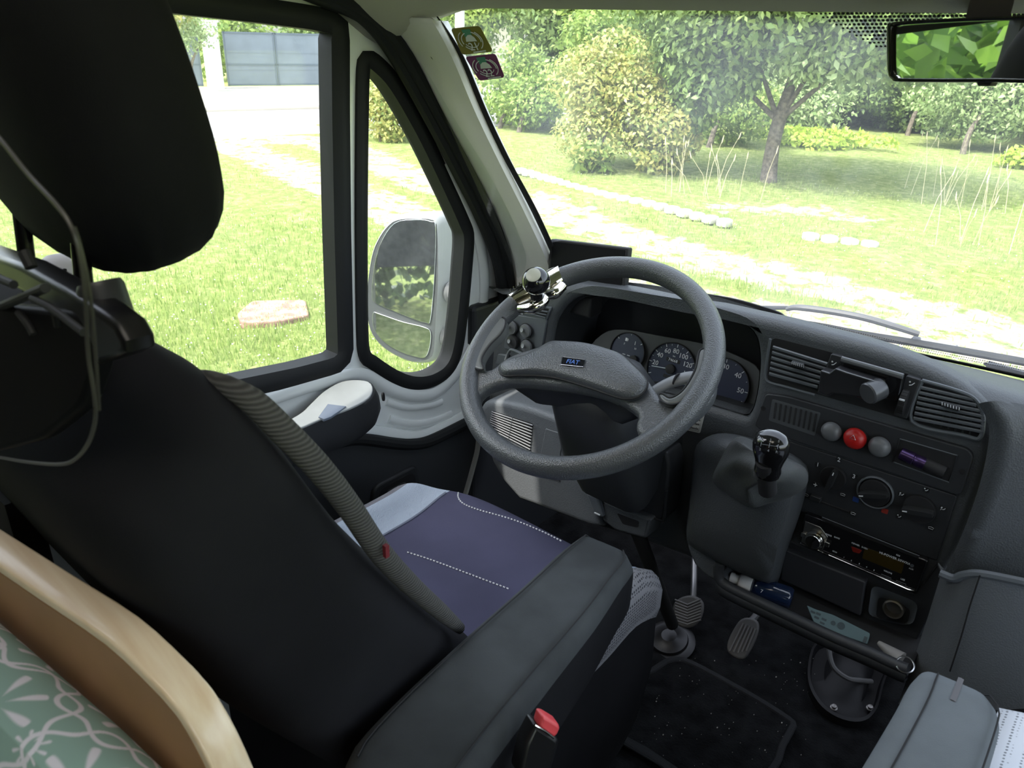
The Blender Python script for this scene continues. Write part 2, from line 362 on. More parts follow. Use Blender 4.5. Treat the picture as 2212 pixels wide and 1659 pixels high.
for s_, lab in ((.12, 'white gatepost with a twiggy branch in front of it'), (gw+.25, 'white gatepost at the window frame end of the grey gate')):
    c = Gd+gx*s_; ht = 1.98
    o = G().box((c[0], c[1], GZ+ht/2), (.42, .42, ht), (gx, gn, np.array([0, 0, 1.]))).box((c[0], c[1], GZ+ht), (.5, .5, .06), (gx, gn, np.array([0, 0, 1.]))).out('gate_post', PST, smooth=0, bevel=.01)
    props(o, lab, 'post', 'white gateposts')
# edging stones
ES = mat('edging_stone', (.52, .50, .45), .9, var=(14, .12), bump=(60, .5, .01))
edge = [gp(u, v) for u, v in ((1118, 368), (1180, 386), (1250, 408), (1330, 428), (1400, 441), (1470, 459), (1530, 474), (1600, 489), (1680, 500), (1770, 516), (1900, 533))]
ep = resample(cr(edge, 6), 30, False)
words = ('under the yellow shrub', 'beside the gravel track', 'in front of the tree', 'near the dry stalks')
ORD = 'first second third fourth fifth sixth seventh eighth ninth tenth eleventh twelfth thirteenth fourteenth fifteenth sixteenth seventeenth eighteenth nineteenth twentieth twenty-first twenty-second twenty-third twenty-fourth twenty-fifth twenty-sixth twenty-seventh twenty-eighth twenty-ninth thirtieth'.split()
nst = 0
for i, c in enumerate(ep[:-1]):
    d = ep[i+1]-c; L = np.linalg.norm(d); d = d/L; nrm = np.array([-d[1], d[0], 0]); w = .17+.05*random.random()
    cc = (c+ep[i+1])/2; cc[2] = GZ-.005
    if i > 17 and random.random() < .25: continue
    P = [cc+d*(L*.42*math.cos(a))*(1+.15*random.random())+nrm*w*.45*math.sin(a)*(1+.2*random.random())+np.array([0, 0, .05]) for a in np.linspace(0, 2*PI, 8, endpoint=False)]
    o = platem('edging_stone', P, None, (0, 0, 1), .08, ES, bevel=.015)
    props(o, 'pale edging stone beside the gravel drive, %s of the row counted from the yellow shrub' % ORD[nst], 'stone', 'edging stones along the drive'); nst += 1
# slab in the lawn
c = gp(588, 672); P = [gp(512, 680), gp(545, 652), gp(660, 650), gp(668, 684), gp(600, 697), gp(520, 700)]; P = [q+np.array([0, 0, .012]) for q in P]
o = platem('manhole_cover', rquad(P, .05), None, (0, 0, 1), .06, mat('worn_concrete', (.34, .20, .155), .9, var=(12, .35), bump=(70, .6, .01)), bevel=.01); props(o, 'reddish concrete cover slab half sunk in the lawn', 'slab')

# ---------- plants: leaf cards are small folded meshes, thousands per crown
def leafcloud(name, cen, rad, n, size, mt, parent=None, shell=.55, droop=.3, aspect=.5, seed=0, lump=.35, zmin=None, blobs=None, extra=None):
    r = np.random.default_rng(seed)
    cen = np.array(cen, float); rad = np.array(rad, float)
    if blobs is None: blobs = 14
    # sub clumps
    d = r.normal(size=(blobs, 3)); d /= np.linalg.norm(d, axis=1)[:, None]; bc = d*rad*(.25+.6*r.random((blobs, 1))); br = (.3+.3*r.random(blobs))
    k = r.integers(0, blobs, n); q = r.normal(size=(n, 3)); q /= np.linalg.norm(q, axis=1)[:, None]
    rr = shell+(1-shell)*r.random(n)**.5
    P = bc[k]+q*(rad*br[k][:, None])*rr[:, None]
    P += cen
    if zmin is not None: P[:, 2] = np.maximum(P[:, 2], zmin+.15*r.random(n))
    nrm = q+r.normal(size=(n, 3))*.7; nrm[:, 2] += .35; nrm /= np.linalg.norm(nrm, axis=1)[:, None]
    ax = r.normal(size=(n, 3)); ax[:, 2] -= droop; ax -= nrm*(ax*nrm).sum(1)[:, None]; ax /= np.linalg.norm(ax, axis=1)[:, None]
    sd = np.cross(nrm, ax); s = size*(.6+.8*r.random(n))[:, None]
    a = P; b = P+ax*s; m1 = P+ax*s*.5+sd*s*aspect*.5+nrm*s*.08; m2 = P+ax*s*.5-sd*s*aspect*.5+nrm*s*.08
    V = np.stack([a, m1, b, m2], 1).reshape(-1, 3)
    me = bpy.data.meshes.new(name); me.vertices.add(len(V)); me.vertices.foreach_set('co', V.ravel())
    me.loops.add(len(V)); me.loops.foreach_set('vertex_index', np.arange(len(V))); me.polygons.add(n)
    me.polygons.foreach_set('loop_start', np.arange(0, 4*n, 4)); me.polygons.foreach_set('loop_total', np.full(n, 4)); me.update(calc_edges=True)
    return finish(name, me, mt, parent, smooth=0)
LG = leafmat('leaf_fresh_green', (.14, .24, .05), (.36, .46, .12), .4)
LY = leafmat('leaf_yellow_green', (.20, .29, .08), (.60, .54, .20), .4)
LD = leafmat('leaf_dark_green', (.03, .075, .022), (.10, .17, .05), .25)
LM = leafmat('leaf_mid_green', (.10, .17, .05), (.27, .36, .12), .35)
LP = leafmat('leaf_pale_green', (.22, .33, .12), (.46, .55, .28), .4)
LB = leafmat('leaf_bright_ground', (.35, .50, .06), (.58, .68, .14), .4)
BRK = mat('bark', (.13, .11, .085), .9, var=(20, .4), bump=(60, .8, .02))
def trunk(parent, base, pts, r0, r1, name='trunk'):
    G().tube([base]+[np.array(base)+np.array(p) for p in pts], [r0, r0*.8, r1], 10, smooth=4).out(name, BRK, parent)
def plant(name, base, parts, label, cat, trunks=None, group=None):
    t_ = thing(name, (base[0], base[1], GZ), label, cat, group)
    for i, (nm, cen, rad, n, size, mt, kw) in enumerate(parts):
        leafcloud(nm, np.array([base[0], base[1], GZ])+np.array(cen), rad, n, size, mt, t_, seed=abs(hash(label)) % 999 if False else len(label)*7+i, **kw)
    for tr in trunks or []: trunk(t_, np.array([base[0], base[1], GZ-.05]), *tr)
    return t_
# the tree in front of the windscreen
tb = gp(1660, 388)
T = plant('garden_tree', tb, [('crown', (-.2, 0, 2.75), (3.0, 2.1, 1.45), 42000, .115, LM, dict(blobs=38, droop=.9)), ('crown', (-1.35, -.5, 1.45), (1.1, .9, .8), 9000, .115, LM, dict(blobs=12, droop=1.2)),
    ('crown', (1.2, -.3, 1.95), (1.3, .9, .6), 7000, .115, LP, dict(blobs=12, droop=1.2))],
    'leafy garden tree with a short forked trunk, right in front of the windscreen', 'tree')
G().tube([(tb[0], tb[1], GZ-.05), (tb[0]-.02, tb[1], GZ+.45), (tb[0]+.02, tb[1], GZ+.9), (tb[0]+.12, tb[1], GZ+1.5), (tb[0]+.2, tb[1], GZ+2.6)], [.13, .105, .10, .07, .03], 12, smooth=4).out('trunk', BRK, T)
for dx, dz in ((-.55, 2.0), (-1.1, 1.7), (.8, 2.3), (1.3, 2.1)):
    G().tube([(tb[0], tb[1], GZ+.85), (tb[0]+dx*.5, tb[1]-.1, GZ+.85+(dz-.85)*.5), (tb[0]+dx, tb[1]-.2, GZ+dz)], [.045, .03, .012], 8, smooth=4).out('branch', BRK, T)
# the yellowish shrub left of it
b1 = (gp(1290, 372)+gp(1290, 355))/2
T = plant('yellow_shrub', b1, [('foliage', (-.1, .3, .95), (1.25, 1.1, .95), 20000, .08, LY, dict(blobs=22, zmin=GZ)), ('foliage', (.9, .3, .55), (.6, .6, .5), 4500, .08, LY, dict(blobs=8, zmin=GZ))],
    'broad shrub with yellow-green leaves left of the garden tree', 'shrub', [([(.1, 0, .5), (.2, .1, 1.2)], .04, .015, 'stem'), ([(-.2, 0, .5), (-.6, .1, 1.1)], .035, .015, 'stem')])
b2 = gp(1292, 368); plant('laurel_seedling', b2, [('foliage', (0, -.1, .2), (.38, .3, .24), 420, .17, LG, dict(blobs=7, zmin=GZ, aspect=.42))], 'low plant with large glossy green leaves at the foot of the yellow shrub', 'plant', [([(0, 0, .15), (.05, 0, .35)], .02, .01, 'stem')])
bg_specs = [
 ('hedge_shrub', (1080, 275), (0, .8, .8), (1.1, 1.0, .9), 6000, .12, LG, 'fresh green shrub behind the windscreen pillar, left of the yellow shrub'),
 ('hedge_shrub', (1175, 262), (0, 2.2, 1.3), (1.6, 1.2, 1.4), 7000, .13, LG, 'bright green bush peeking above the yellow shrub on its left'),
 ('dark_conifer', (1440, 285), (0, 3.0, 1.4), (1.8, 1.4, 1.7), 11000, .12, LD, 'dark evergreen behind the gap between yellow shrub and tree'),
 ('hedge_shrub', (1530, 318), (-.2, .8, .65), (1.3, .8, .65), 8500, .09, LG, 'sunlit low bush behind the forked trunk, on its left'),
 ('hedge_shrub', (1780, 285), (0, 1.5, 1.2), (1.5, 1.2, 1.1), 10000, .11, LM, 'rounded bush right behind the tree crown on its right'),
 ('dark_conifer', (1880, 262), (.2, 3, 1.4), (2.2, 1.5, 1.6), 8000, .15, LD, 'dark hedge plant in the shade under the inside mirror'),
 ('hedge_shrub', (2080, 330), (.2, .9, 1.0), (1.7, 1.1, 1.0), 14000, .10, LP, 'pale green bush standing alone below the inside mirror'),
 ('hedge_shrub', (1120, 285), (0, .5, .55), (1.0, .8, .6), 6500, .10, LG, 'low fresh green bush at the foot of the purple sticker'),
 ('hedge_shrub', (1345, 300), (0, 1.6, 1.1), (1.4, .9, 1.1), 9000, .11, LG, 'green bush filling the space right behind the yellow shrub'),
 ('hedge_shrub', (1640, 292), (0, 1.2, .8), (1.5, .8, .8), 8500, .11, LP, 'pale bush straight behind the garden tree trunk'),
 ('hedge_shrub', (1730, 268), (0, 3.5, 1.4), (2.4, 1.2, 1.5), 9000, .14, LG, 'tall fresh bush behind the ground cover, in line with the tree shade'),
 ('hedge_shrub', (1960, 292), (0, 1.2, .8), (1.5, .8, .9), 8500, .11, LM, 'mid green bush left of the pale green one under the inside mirror'),
 ('hedge_shrub', (2260, 325), (.2, .9, .9), (1.5, 1.1, 1.1), 5000, .14, LM, 'bush at the very edge of the garden, past the pale green one'),
]
for nm, px, cen, rad, n, s_, mt_2, lab in bg_specs:
    plant(nm, gp(*px), [('foliage', cen, rad, n, s_, mt_2, dict(blobs=22, zmin=GZ))], lab, 'bush', [([(0, .2, .5), (cen[0], cen[1]*.7, cen[2]+.1)], .06, .02, 'stem')])
far = [((-24, 24), 3.2, LG), ((-18.5, 25), 3.6, LM), ((-13.5, 24), 4.2, LG), ((-9.5, 22), 4.2, LP), ((-5.5, 23), 4.6, LM), ((-1.5, 22), 4.2, LG), ((3, 20), 4, LM), ((7, 17), 4, LG)]
farl = ['far tree closing the garden behind the olive sticker', 'far tree closing the garden just right of the pale utility pole', 'far tree with fresh leaves above the left half of the yellow shrub', 'pale green far tree above the dark evergreen', 'widest far tree, right behind the crown of the forked garden tree', 'far tree closing the garden above the bright ground cover', 'far tree showing behind the inside mirror', 'last far tree on the passenger side of the garden']
for i, ((x, y), r_, mm) in enumerate(far):
    plant('hedge_tree', (x, y), [('crown', (0, 0, r_*.75), (r_*.95, r_*.6, r_*.85), 20000, .22, mm, dict(blobs=36, zmin=GZ))], farl[i], 'tree', [([(0, 0, 1), (.1, 0, r_)], .18, .08, 'trunk')], group='trees closing the garden')
plant('ground_cover', gp(1770, 318), [('foliage', (0, .3, .12), (1.3, .6, .2), 2600, .12, LB, dict(blobs=16, zmin=GZ))], 'bright yellow-green ground cover in the sun behind the tree shade', 'plant', None)
plant('ground_cover', gp(2195, 362), [('foliage', (.1, .1, .12), (.5, .35, .2), 900, .12, LB, dict(blobs=9, zmin=GZ))], 'small patch of yellow-green leaves at the foot of the pale green bush', 'plant', None)
# seen through the quarter window and over the gate
plant('roadside_shrub', gp(822, 300), [('foliage', (0, .2, .55), (.75, .65, .75), 4800, .09, LY, dict(blobs=16, zmin=GZ))], 'yellow-green shrub seen through the small quarter window', 'shrub', [([(0, 0, .4), (.1, 0, .9)], .03, .01, 'stem')])
plant('roadside_shrub', gp(860, 235), [('foliage', (0, .2, .9), (1.4, 1.2, 1.2), 6500, .14, LM, dict(blobs=16, zmin=GZ))], 'green bush behind the yellow-green one in the quarter window', 'shrub', [([(0, 0, .4), (.1, 0, .9)], .03, .01, 'stem')])
plant('twiggy_shrub', Gd+gn*1.2-gx*.9, [('foliage', (0, 0, 1.7), (.9, .8, .7), 1500, .10, LP, dict(blobs=14)), ('foliage', (0, -.5, 2.3), (1.0, .8, .6), 1200, .12, LY, dict(blobs=10))], 'loose twiggy shrub spilling over the white gatepost', 'shrub',
      [([(.1, .1, .9), (.3, .6, 1.9)], .03, .008, 'stem'), ([(0, .1, .9), (-.2, .9, 1.7)], .03, .008, 'stem'), ([(0, -.1, .9), (.1, -.6, 2.1)], .03, .008, 'stem')])
for k, (s_, r_, mm, lab) in enumerate(((-4.5, 2.8, LY, 'yellow-green tree behind the second gate, beside the headrest'), (2.0, 2.1, LG, 'round green bush looking over the middle of the grey gate'), (6.2, 2.2, LM, 'green bush behind the far post of the grey gate'))):
    plant('garden_bush', Gd+gx*s_-gn*(4.5+k), [('crown', (0, 0, r_*.62), (r_, r_*.8, r_*.7), 4200, .22, mm, dict(blobs=16, zmin=GZ))], lab, 'bush', [([(0, 0, .5), (.1, 0, 1.2)], .1, .05, 'stem')])
# utility pole and red-roofed house far off
o = G().tube([(-19.5, 20.0, GZ), (-19.5, 20.0, 4.5)], .16, 10).out('utility_pole', mat('pale_pole', (.62, .62, .6), .7)); props(o, 'pale concrete utility pole just right of the round stickers', 'pole')
o = G().tube([(at(788, 330, 'z', GZ)[0], at(788, 330, 'z', GZ)[1], GZ), (at(788, 330, 'z', GZ)[0], at(788, 330, 'z', GZ)[1], 1.2)], .035, 10).out('marker_pole', mat('light_blue_paint', (.42, .55, .66), .5)); props(o, 'thin light blue pole beside the quarter window frame', 'pole')
hs = thing('house', (-36, 33, GZ), 'distant house with a red tiled roof above the stickers', 'house')
G().box((-36, 33, GZ+1.6), (11, 7, 3.2)).out('wall', mat('house_wall', (.6, .55, .48), .8), hs, smooth=0)
rf = G(); a = np.array([-42, 29, GZ+3.1]); b = np.array([-30, 29, GZ+3.1])
rf.loft([[(-42.2, 28.8, GZ+3.0), (-29.8, 28.8, GZ+3.0)], [(-42.2, 33, GZ+5.6), (-29.8, 33, GZ+5.6)], [(-42.2, 37.2, GZ+3.0), (-29.8, 37.2, GZ+3.0)], [(-42.2, 37, GZ+2.8), (-29.8, 37, GZ+2.8)], [(-42.2, 28.8, GZ+2.8), (-29.8, 28.8, GZ+2.8)], [(-42.2, 28.8, GZ+3.0), (-29.8, 28.8, GZ+3.0)]], closed=False)
rf.out('roof', mat('red_tiles', (.52, .20, .13), .8, bump=(8, .5, .05)), hs, smooth=0)
# behind the cab, seen only in the mirrors: ivy hedge and a leafy shrub by the door
LI = leafmat('leaf_ivy', (.03, .07, .03), (.12, .19, .07), .2)
iv = thing('ivy_hedge', (-3.6, -3.4, GZ), 'ivy-covered hedge seen in the door mirror', 'hedge')
leafcloud('foliage', (-3.7, -3.4, GZ+1.5), (2.9, .7, 2.0), 22000, .10, LI, iv, seed=5, blobs=30, zmin=GZ, aspect=.8)
LL = leafmat('leaf_large', (.10, .24, .03), (.30, .48, .07), .45, .3)
sh = thing('large_leaved_shrub', (-2.6, -1.1, GZ), 'large-leaved shrub whose leaves fill the inside mirror', 'shrub')
leafcloud('foliage', (-2.7, -1.1, GZ+1.75), (.9, .9, .95), 1500, .17, LL, sh, seed=9, blobs=16, aspect=.45, droop=.8)
trunk(sh, (-2.7, -1.2, GZ-.05), [(0, 0, .8), (.1, 0, 1.8)], .05, .02, 'stem')

o = platem('blue_sheet', [np.array(p) for p in ((-2.15, -2.65, -1.45), (-1.60, -2.60, -1.40), (-1.58, -2.62, -.86), (-2.12, -2.68, -.92))], None, (0, 1, 0), .03, mat('navy_sheet', (.02, .024, .05), .7), bevel=.01); props(o, 'hanging navy sheet seen only in the upper glass of the door mirror', 'sheet')
o = G().tube([(-2.2, -2.7, GZ), (-2.2, -2.7, -.8)], .02, 8).tube([(-1.5, -2.7, GZ), (-1.5, -2.7, -.8)], .02, 8).tube([(-2.2, -2.7, -.88), (-1.5, -2.7, -.85)], .012, 8).out('sheet_rail', mat('rail_grey', (.2, .2, .2), .5)); props(o, 'thin grey rail carrying the navy sheet behind the cab', 'rail')
# ---------- grass blades
def blades(name, n, sampler, hgt, wid, mt, seed, keep=None, lean=.5):
    r = np.random.default_rng(seed); P = sampler(r, n)
    g = gravel(P[:, 0], P[:, 1]); k = r.random(len(P)) > np.clip(g*1.5, 0, .96); P = P[k]; n = len(P)
    a = r.random(n)*2*PI; d = np.stack([np.cos(a), np.sin(a), np.zeros(n)], 1); b = r.random(n)*2*PI; ln = np.stack([np.cos(b), np.sin(b), np.zeros(n)], 1)
    h = hgt*(.4+.9*r.random(n))[:, None]; w = wid*(.6+.8*r.random(n))[:, None]
    up = np.array([0, 0, 1.]); l = lean*r.random(n)[:, None]
    V = np.stack([P-d*w, P+d*w, P+up*h*.6+ln*h*l*.4+d*w*.7, P+up*h+ln*h*l, P+up*h*.6+ln*h*l*.4-d*w*.7], 1).reshape(-1, 3)
    me = bpy.data.meshes.new(name); me.vertices.add(len(V)); me.vertices.foreach_set('co', V.ravel())
    me.loops.add(len(V)); me.loops.foreach_set('vertex_index', np.arange(len(V))); me.polygons.add(n)
    me.polygons.foreach_set('loop_start', np.arange(0, 5*n, 5)); me.polygons.foreach_set('loop_total', np.full(n, 5)); me.update(calc_edges=True)
    return finish(name, me, mt, None, smooth=0)
def scat(regions, zz=GZ-.03):
    def f(r, n):
        out = []
        tot = sum(w for *_, w in regions)
        for (u0, u1, d0, d1, w) in regions:         # bearing range (deg, 0 = straight ahead), distance range
            k = int(n*w/tot); a = np.radians(u0+(u1-u0)*r.random(k)); q = 1/(1/d0+(1/d1-1/d0)*r.random(k))
            out.append(np.stack([np.sin(a)*q, np.cos(a)*q, np.full(k, zz)], 1))
        return np.concatenate(out)
    return f
LGB = leafmat('grass_blade', (.18, .29, .06), (.46, .53, .18), .35, .6)
o = blades('lawn_grass', 130000, scat([(-82, -44, 2.6, 16, 1.3), (-44, -2, 4.5, 20, 1.)]), .055, .0035, LGB, 3); props(o, 'short sunlit lawn grass all round the cab', 'grass', kind='stuff')
LDR = leafmat('dry_stalk', (.62, .55, .34), (.78, .72, .50), .3, .7)
def clump(name, base, n, spread, h, lab):
    r = np.random.default_rng(len(lab)); q = G()
    for i in range(n):
        b = np.array([base[0]+r.normal()*spread, base[1]+r.normal()*spread, GZ-.02]); l = r.normal(size=2)*.12; hh = h*(.5+.6*r.random())
        q.tube([b, b+np.array([l[0]*.4, l[1]*.4, hh*.6]), b+np.array([l[0], l[1], hh])], [.0032, .0028, .002], 4)
        q.lathe(b+np.array([l[0], l[1], hh-.03]), (l[0], l[1], 1), [(.001, 0), (.007, .03), (.006, .07), (.001, .11)], 5)
    o = q.out(name, LDR); props(o, lab, 'grass')
r = np.random.default_rng(12); Pf = scat([(-80, -44, 2.6, 12, 1.6), (-44, -2, 5, 14, .6)])(r, 3600); Pf = Pf[gravel(Pf[:, 0], Pf[:, 1]) < .35]; q = G()
for k in range(len(Pf)):
    c = Pf[k]+np.array([0, 0, .05+.03*r.random()]); s = .0035+.004*r.random(); q.add([c+np.array([s, 0, 0]), c+np.array([0, s, 0]), c+np.array([-s, 0, 0]), c+np.array([0, -s, 0]), c+np.array([0, 0, s])], [(0, 1, 4), (1, 2, 4), (2, 3, 4), (3, 0, 4)])
o = q.out('clover_flowers', mat('clover_white', (.60, .63, .52), .8), smooth=0); props(o, 'white clover flowers dotted through the lawn', 'flowers', kind='stuff')
clump('dry_grass_clump', gp(1510, 415), 16, .28, .75, 'clump of tall dry straw-coloured stalks left of the tree trunk')
clump('dry_grass_clump', gp(2050, 435), 16, .35, .8, 'clump of tall dry stalks in the open grass below the inside mirror')
clump('dry_grass_clump', gp(2085, 520), 8, .3, .7, 'few thin dry stalks nearest the drive on the windscreen wiper side')
# ================================================================== CAB SHELL
XD = -1.03                                                     # inner face of the driver's door
def D(u, v, x=XD): return at(u, v, 'x', x)
def smoothpx(L, k=4, closed=True): return [tuple(p) for p in cr([np.array(q, float) for q in L], k, closed)]
def wy(X, z):                                                  # curved windscreen
    q = (X+.12)**2/.66
    return .90+(.03-z)*.97-q*(.045+.137*(.014-z)/.444)
def ws(u, v, off=0.):                                          # picture -> windscreen, a little inside for off > 0
    d = ray(u, v); s = 1.
    for _ in range(40):
        p = d*s; s += (wy(p[0], p[2])-off*1.3-p[1])/(d[1]+.97*d[2])*.8 if abs(d[1]+.97*d[2]) > 1e-6 else 0
    return d*s
# ---- floor, walls, roof of the vehicle
FZ = -1.17
o = G().box((-.12, -.6, FZ-.04), (1.86, 4.4, .08)).out('floor', CARP, smooth=0); props(o, 'black carpeted cab floor', 'floor', kind='structure')
WALL = mat('cabin_wall', (.42, .38, .32), .7); 
def wall(name, c, s, lab, mt=WALL):
    o = G().box(c, s).out(name, mt, smooth=0); props(o, lab, 'wall', kind='structure'); return o
wall('wall_left', (-1.085, -1.48, -.2), (.07, 2.7, 1.94), 'cabin side wall behind the driver')
wall('wall_back', (-.12, -2.83, -.2), (1.86, .05, 1.94), 'rear cabin wall')
RWX = .84
G_ = G()
G_.box((RWX, -1.9, -.2), (.07, 1.9, 1.94)).box((RWX, -.3, -.95), (.07, 1.3, .5)).box((RWX, -.3, .57), (.07, 1.3, .4)).box((RWX, -.05, -.2), (.07, .18, 1.94))
G_.box((RWX, .45, -.88), (.07, 1.0, .75)).box((RWX, .45, .35), (.07, 1.0, .55)).box((RWX, 1.2, -.9), (.07, .7, .8))
o = G_.out('wall_right', WALL, smooth=0); props(o, 'passenger side wall with its window openings', 'wall', kind='structure')
o = G().box((RWX, .38, -.22), (.006, .9, .68)).out('window_3', GLS, smooth=0); props(o, 'passenger side window', 'window', kind='structure')
o = G().box((RWX, -.62, -.15), (.006, .95, 1.1)).out('window_4', GLS, smooth=0); props(o, 'living area side window', 'window', kind='structure')
o = G().lathe((-.25, -.12, .745), (0, 0, -1), [(.26, -.02), (.27, 0), (.25, .02), (.2, .022)], 40, False, False).out('fill_light_ring', WHT, smooth=60); props(o, 'white ring added out of view around the interior fill light', 'light ring')  # added, unseen: a housing to go with the fill light
o = G().box((-.12, -1.2, .79), (1.86, 3.3, .05)).out('ceiling', HEAD, smooth=0); props(o, 'living area ceiling', 'ceiling', kind='structure')
# overcab front and windscreen header: swept profile
Xs = np.linspace(-1.03, .84, 34)
def header_loop(X):
    e = max(0., (-.80-X)/.2); e = min(e, 1.)                    # the header dips into the pillar corner
    z0 = .034-.05*e*e*(1 if X < 0 else 1); yb = wy(X, z0)
    return [np.array(p) for p in ((X, yb+.02, z0-.004), (X, yb-.012, z0-.006), (X, yb-.03, z0+.002), (X, yb-.10, z0+.045), (X, yb-.22, z0+.10), (X, yb-.34, .16), (X, .42, .22), (X, .40, .80), (X, .46, .80), (X, yb+.02, .25))]
o = G().loft([header_loop(x) for x in Xs], True, True, True).out('ceiling_front', HEAD, smooth=50); props(o, 'beige headlining above the windscreen', 'ceiling', kind='structure')
# sun visor, folded up against the header
vis = thing('sun_visor', (-.62, .72, .085), 'folded beige sun visor above the windscreen, just touching the top of the picture', 'visor')
P = [atp(u, v, (0, .80, .062), (0, -.45, -.9)) for u, v in ((1030, 4), (1310, -4), (1290, -160), (1000, -150))]
platem('visor_panel', rquad(P, .03), None, (0, -.45, -.9), .016, mat('visor_vinyl', (.40, .44, .38), .6), vis, bevel=.006)
# ---- windscreen
nx_, nz_ = 44, 30; loops = []
for i in range(nx_+1):
    X = -.97+(.90+.97)*i/nx_; loops.append([(X, wy(X, z), z) for z in np.linspace(.06, -.53, nz_+1)])
w1 = thing('window_1', (-.1, 1.2, -.53), 'large curved windscreen', 'window', kind='structure')
G().loft(loops, closed=False).out('windscreen_pane', GLW, w1, smooth=60)
def ribbon(px_in, px_out, off, name, mt, parent, k=6, th=.0015):
    A = cr([ws(u, v, off) for u, v in px_in], k); B = cr([ws(u, v, off) for u, v in px_out], k)
    return G().loft([A, B], closed=False).out(name, mt, parent, smooth=60, solid=th)
ribbon([(940, 30), (985, 110), (1040, 240), (1090, 345), (1150, 460), (1205, 580)], [(958, 52), (1003, 125), (1056, 250), (1105, 352), (1164, 462), (1222, 590)], .004, 'black_edge_band', BLM, w1)
# black base band of the windscreen, above the dash
ribbon([(1690, 700), (1833, 736), (2000, 771), (2130, 799), (2260, 828)], [(1690, 697), (1833, 732), (2000, 766), (2130, 793), (2260, 821)], .003, 'black_edge_band', BLM, w1)
# printed dots: along the top behind the inside mirror, and along the base
dots = G()
def dot(u, v, r):
    c = ws(u, v, .0035); e = .004; q = c+np.array([e, 0, 0]); a = np.array([1, (wy(c[0]+e, c[2])-wy(c[0]-e, c[2]))/(2*e), 0]); a /= np.linalg.norm(a)
    b = np.array([0, (wy(c[0], c[2]+e)-wy(c[0], c[2]-e))/(2*e), 1]); b /= np.linalg.norm(b)
    dots.add([c+a*r*math.cos(t)+b*r*math.sin(t) for t in np.linspace(0, 2*PI, 7)[:-1]], [(0, 1, 2, 3, 4, 5)])
for j in range(24):
    for i in range(110):
        u = 1735+i*9.6+(j % 2)*4.8; v = -18+j*8.0-(u-1735)*.012
        lo = 20+max(0, (u-1735))*.52 if u < 1900 else 106-(u-1900)*.03
        if v < lo: dot(u, v, .00185*(1 if v < lo-22 else .8))
for k in range(3):
    for i in range(120):
        u = 1665+i*5+k*2.5; f = (u-1690)/520; v = 694+f*108+5*math.sin(f*3)-k*5; 
        dot(u, v-3, .0012)
dots.out('printed_dots', BLM, w1, smooth=0)
# road tax style round stickers, on the inside of the glass
def sticker(name, pts, col, num, lab):
    t_ = thing(name, ws(*pts[2], .006), lab, 'sticker', 'windscreen stickers')
    P = [ws(u, v, .006) for u, v in pts]; c = sum(P)/4
    N = np.cross(P[1]-P[0], P[3]-P[0]); N /= np.linalg.norm(N); N = -N if N@c > 0 else N
    P = [p-N*((p-c)@N) for p in P]; X = P[1]-P[0]; w = np.linalg.norm(X); X = X/w; Y = np.cross(N, X); h = np.linalg.norm(P[3]-P[0])
    platem('sticker_sheet', rquad(P, .006), None, N, .0006, mat('sticker_'+col[0], col[1], .5), t_, bevel=.0001)
    platem('inner_label', [c+X*w*.34*math.cos(a)+Y*h*.3*math.sin(a)+N*.0004 for a in ()] or rquad([c+X*w*a+Y*h*b+N*.0006 for a, b in ((-.16, .42), (.14, .42), (.10, .12), (-.14, .12))], .002), None, N, .0004, mat('sticker_green', (.03, .20, .13), .5), t_, bevel=.0001)
    q = G()
    for rr, (a0, a1) in ((.25, (-2.7, -.4)), (.33, (-2.5, -1.7)), (.33, (-.2, 1.2)), (.30, (1.9, 3.5)), (.38, (-.9, .9)), (.40, (2.2, 3.6))):
        q.tube([c+X*w*rr*math.cos(a)+Y*h*rr*math.sin(a)+N*.0008 for a in np.linspace(a0, a1, 14)], .0007, 5)
    q.out('print_rings', PRN, t_)
    # glass cover symbol: a dome with a cross
    platem('printed_symbol', [c+X*w*(a)+Y*h*(b)+N*.0011 for a, b in ((-.17, -.02), (-.12, .14), (-.02, .22), (.08, .22), (.17, .12), (.20, -.03))], None, N, .0003, mat('print_grey', (.55, .6, .58), .5), t_, bevel=.0001)
    text(num, c+X*w*.02-Y*h*.22+N*.0014, X, N, h*.42, PRN, t_)
    platem('print_strip', [c+X*w*a+Y*h*b+N*.0008 for a, b in ((-.1, -.46), (.34, -.43), (.34, -.38), (-.1, -.41))], None, N, .0003, PRN, t_, bevel=.0001)
sticker('windscreen_sticker', ((973, 62), (1036, 56), (1066, 111), (998, 119)), ('olive', (.17, .15, .008)), '21', 'olive green square sticker, upper of the two on the windscreen')
sticker('windscreen_sticker', ((1004, 123), (1070, 116), (1091, 167), (1035, 175)), ('purple', (.13, .005, .10)), '22', 'purple sticker numbered 22, just beneath the olive one')
# ---- A pillar trim
tr2 = thing('trim_1', (-.93, 1.1, -.45), 'pale grained pillar cover left of the windscreen', 'trim', kind='structure')
A = resample(cr([D(u, v, -.985) for u, v in ((838, 44), (893, 120), (960, 250), (1020, 360), (1070, 460), (1105, 560), (1112, 650))], 6), 30, False)
Bp = resample(cr([ws(u, v, .010) for u, v in ((945, 45), (988, 128), (1036, 244), (1086, 350), (1143, 464), (1192, 570), (1210, 640))], 6), 30, False)
rows = []
for a, b in zip(A, Bp):
    d = (b-a); n = np.array([.55, -.8, .2]); n /= np.linalg.norm(n)
    rows.append([a+np.array([-.02, .02, 0]), a, a+d*.12+n*.006, a+d*.45+n*.010, a+d*.55+n*.020, a+d*.92+n*.016, b, b+np.array([-.01, .03, 0])])
G().loft(rows, closed=False).out('pillar_cover', TRIM, tr2, smooth=60, solid=.003)
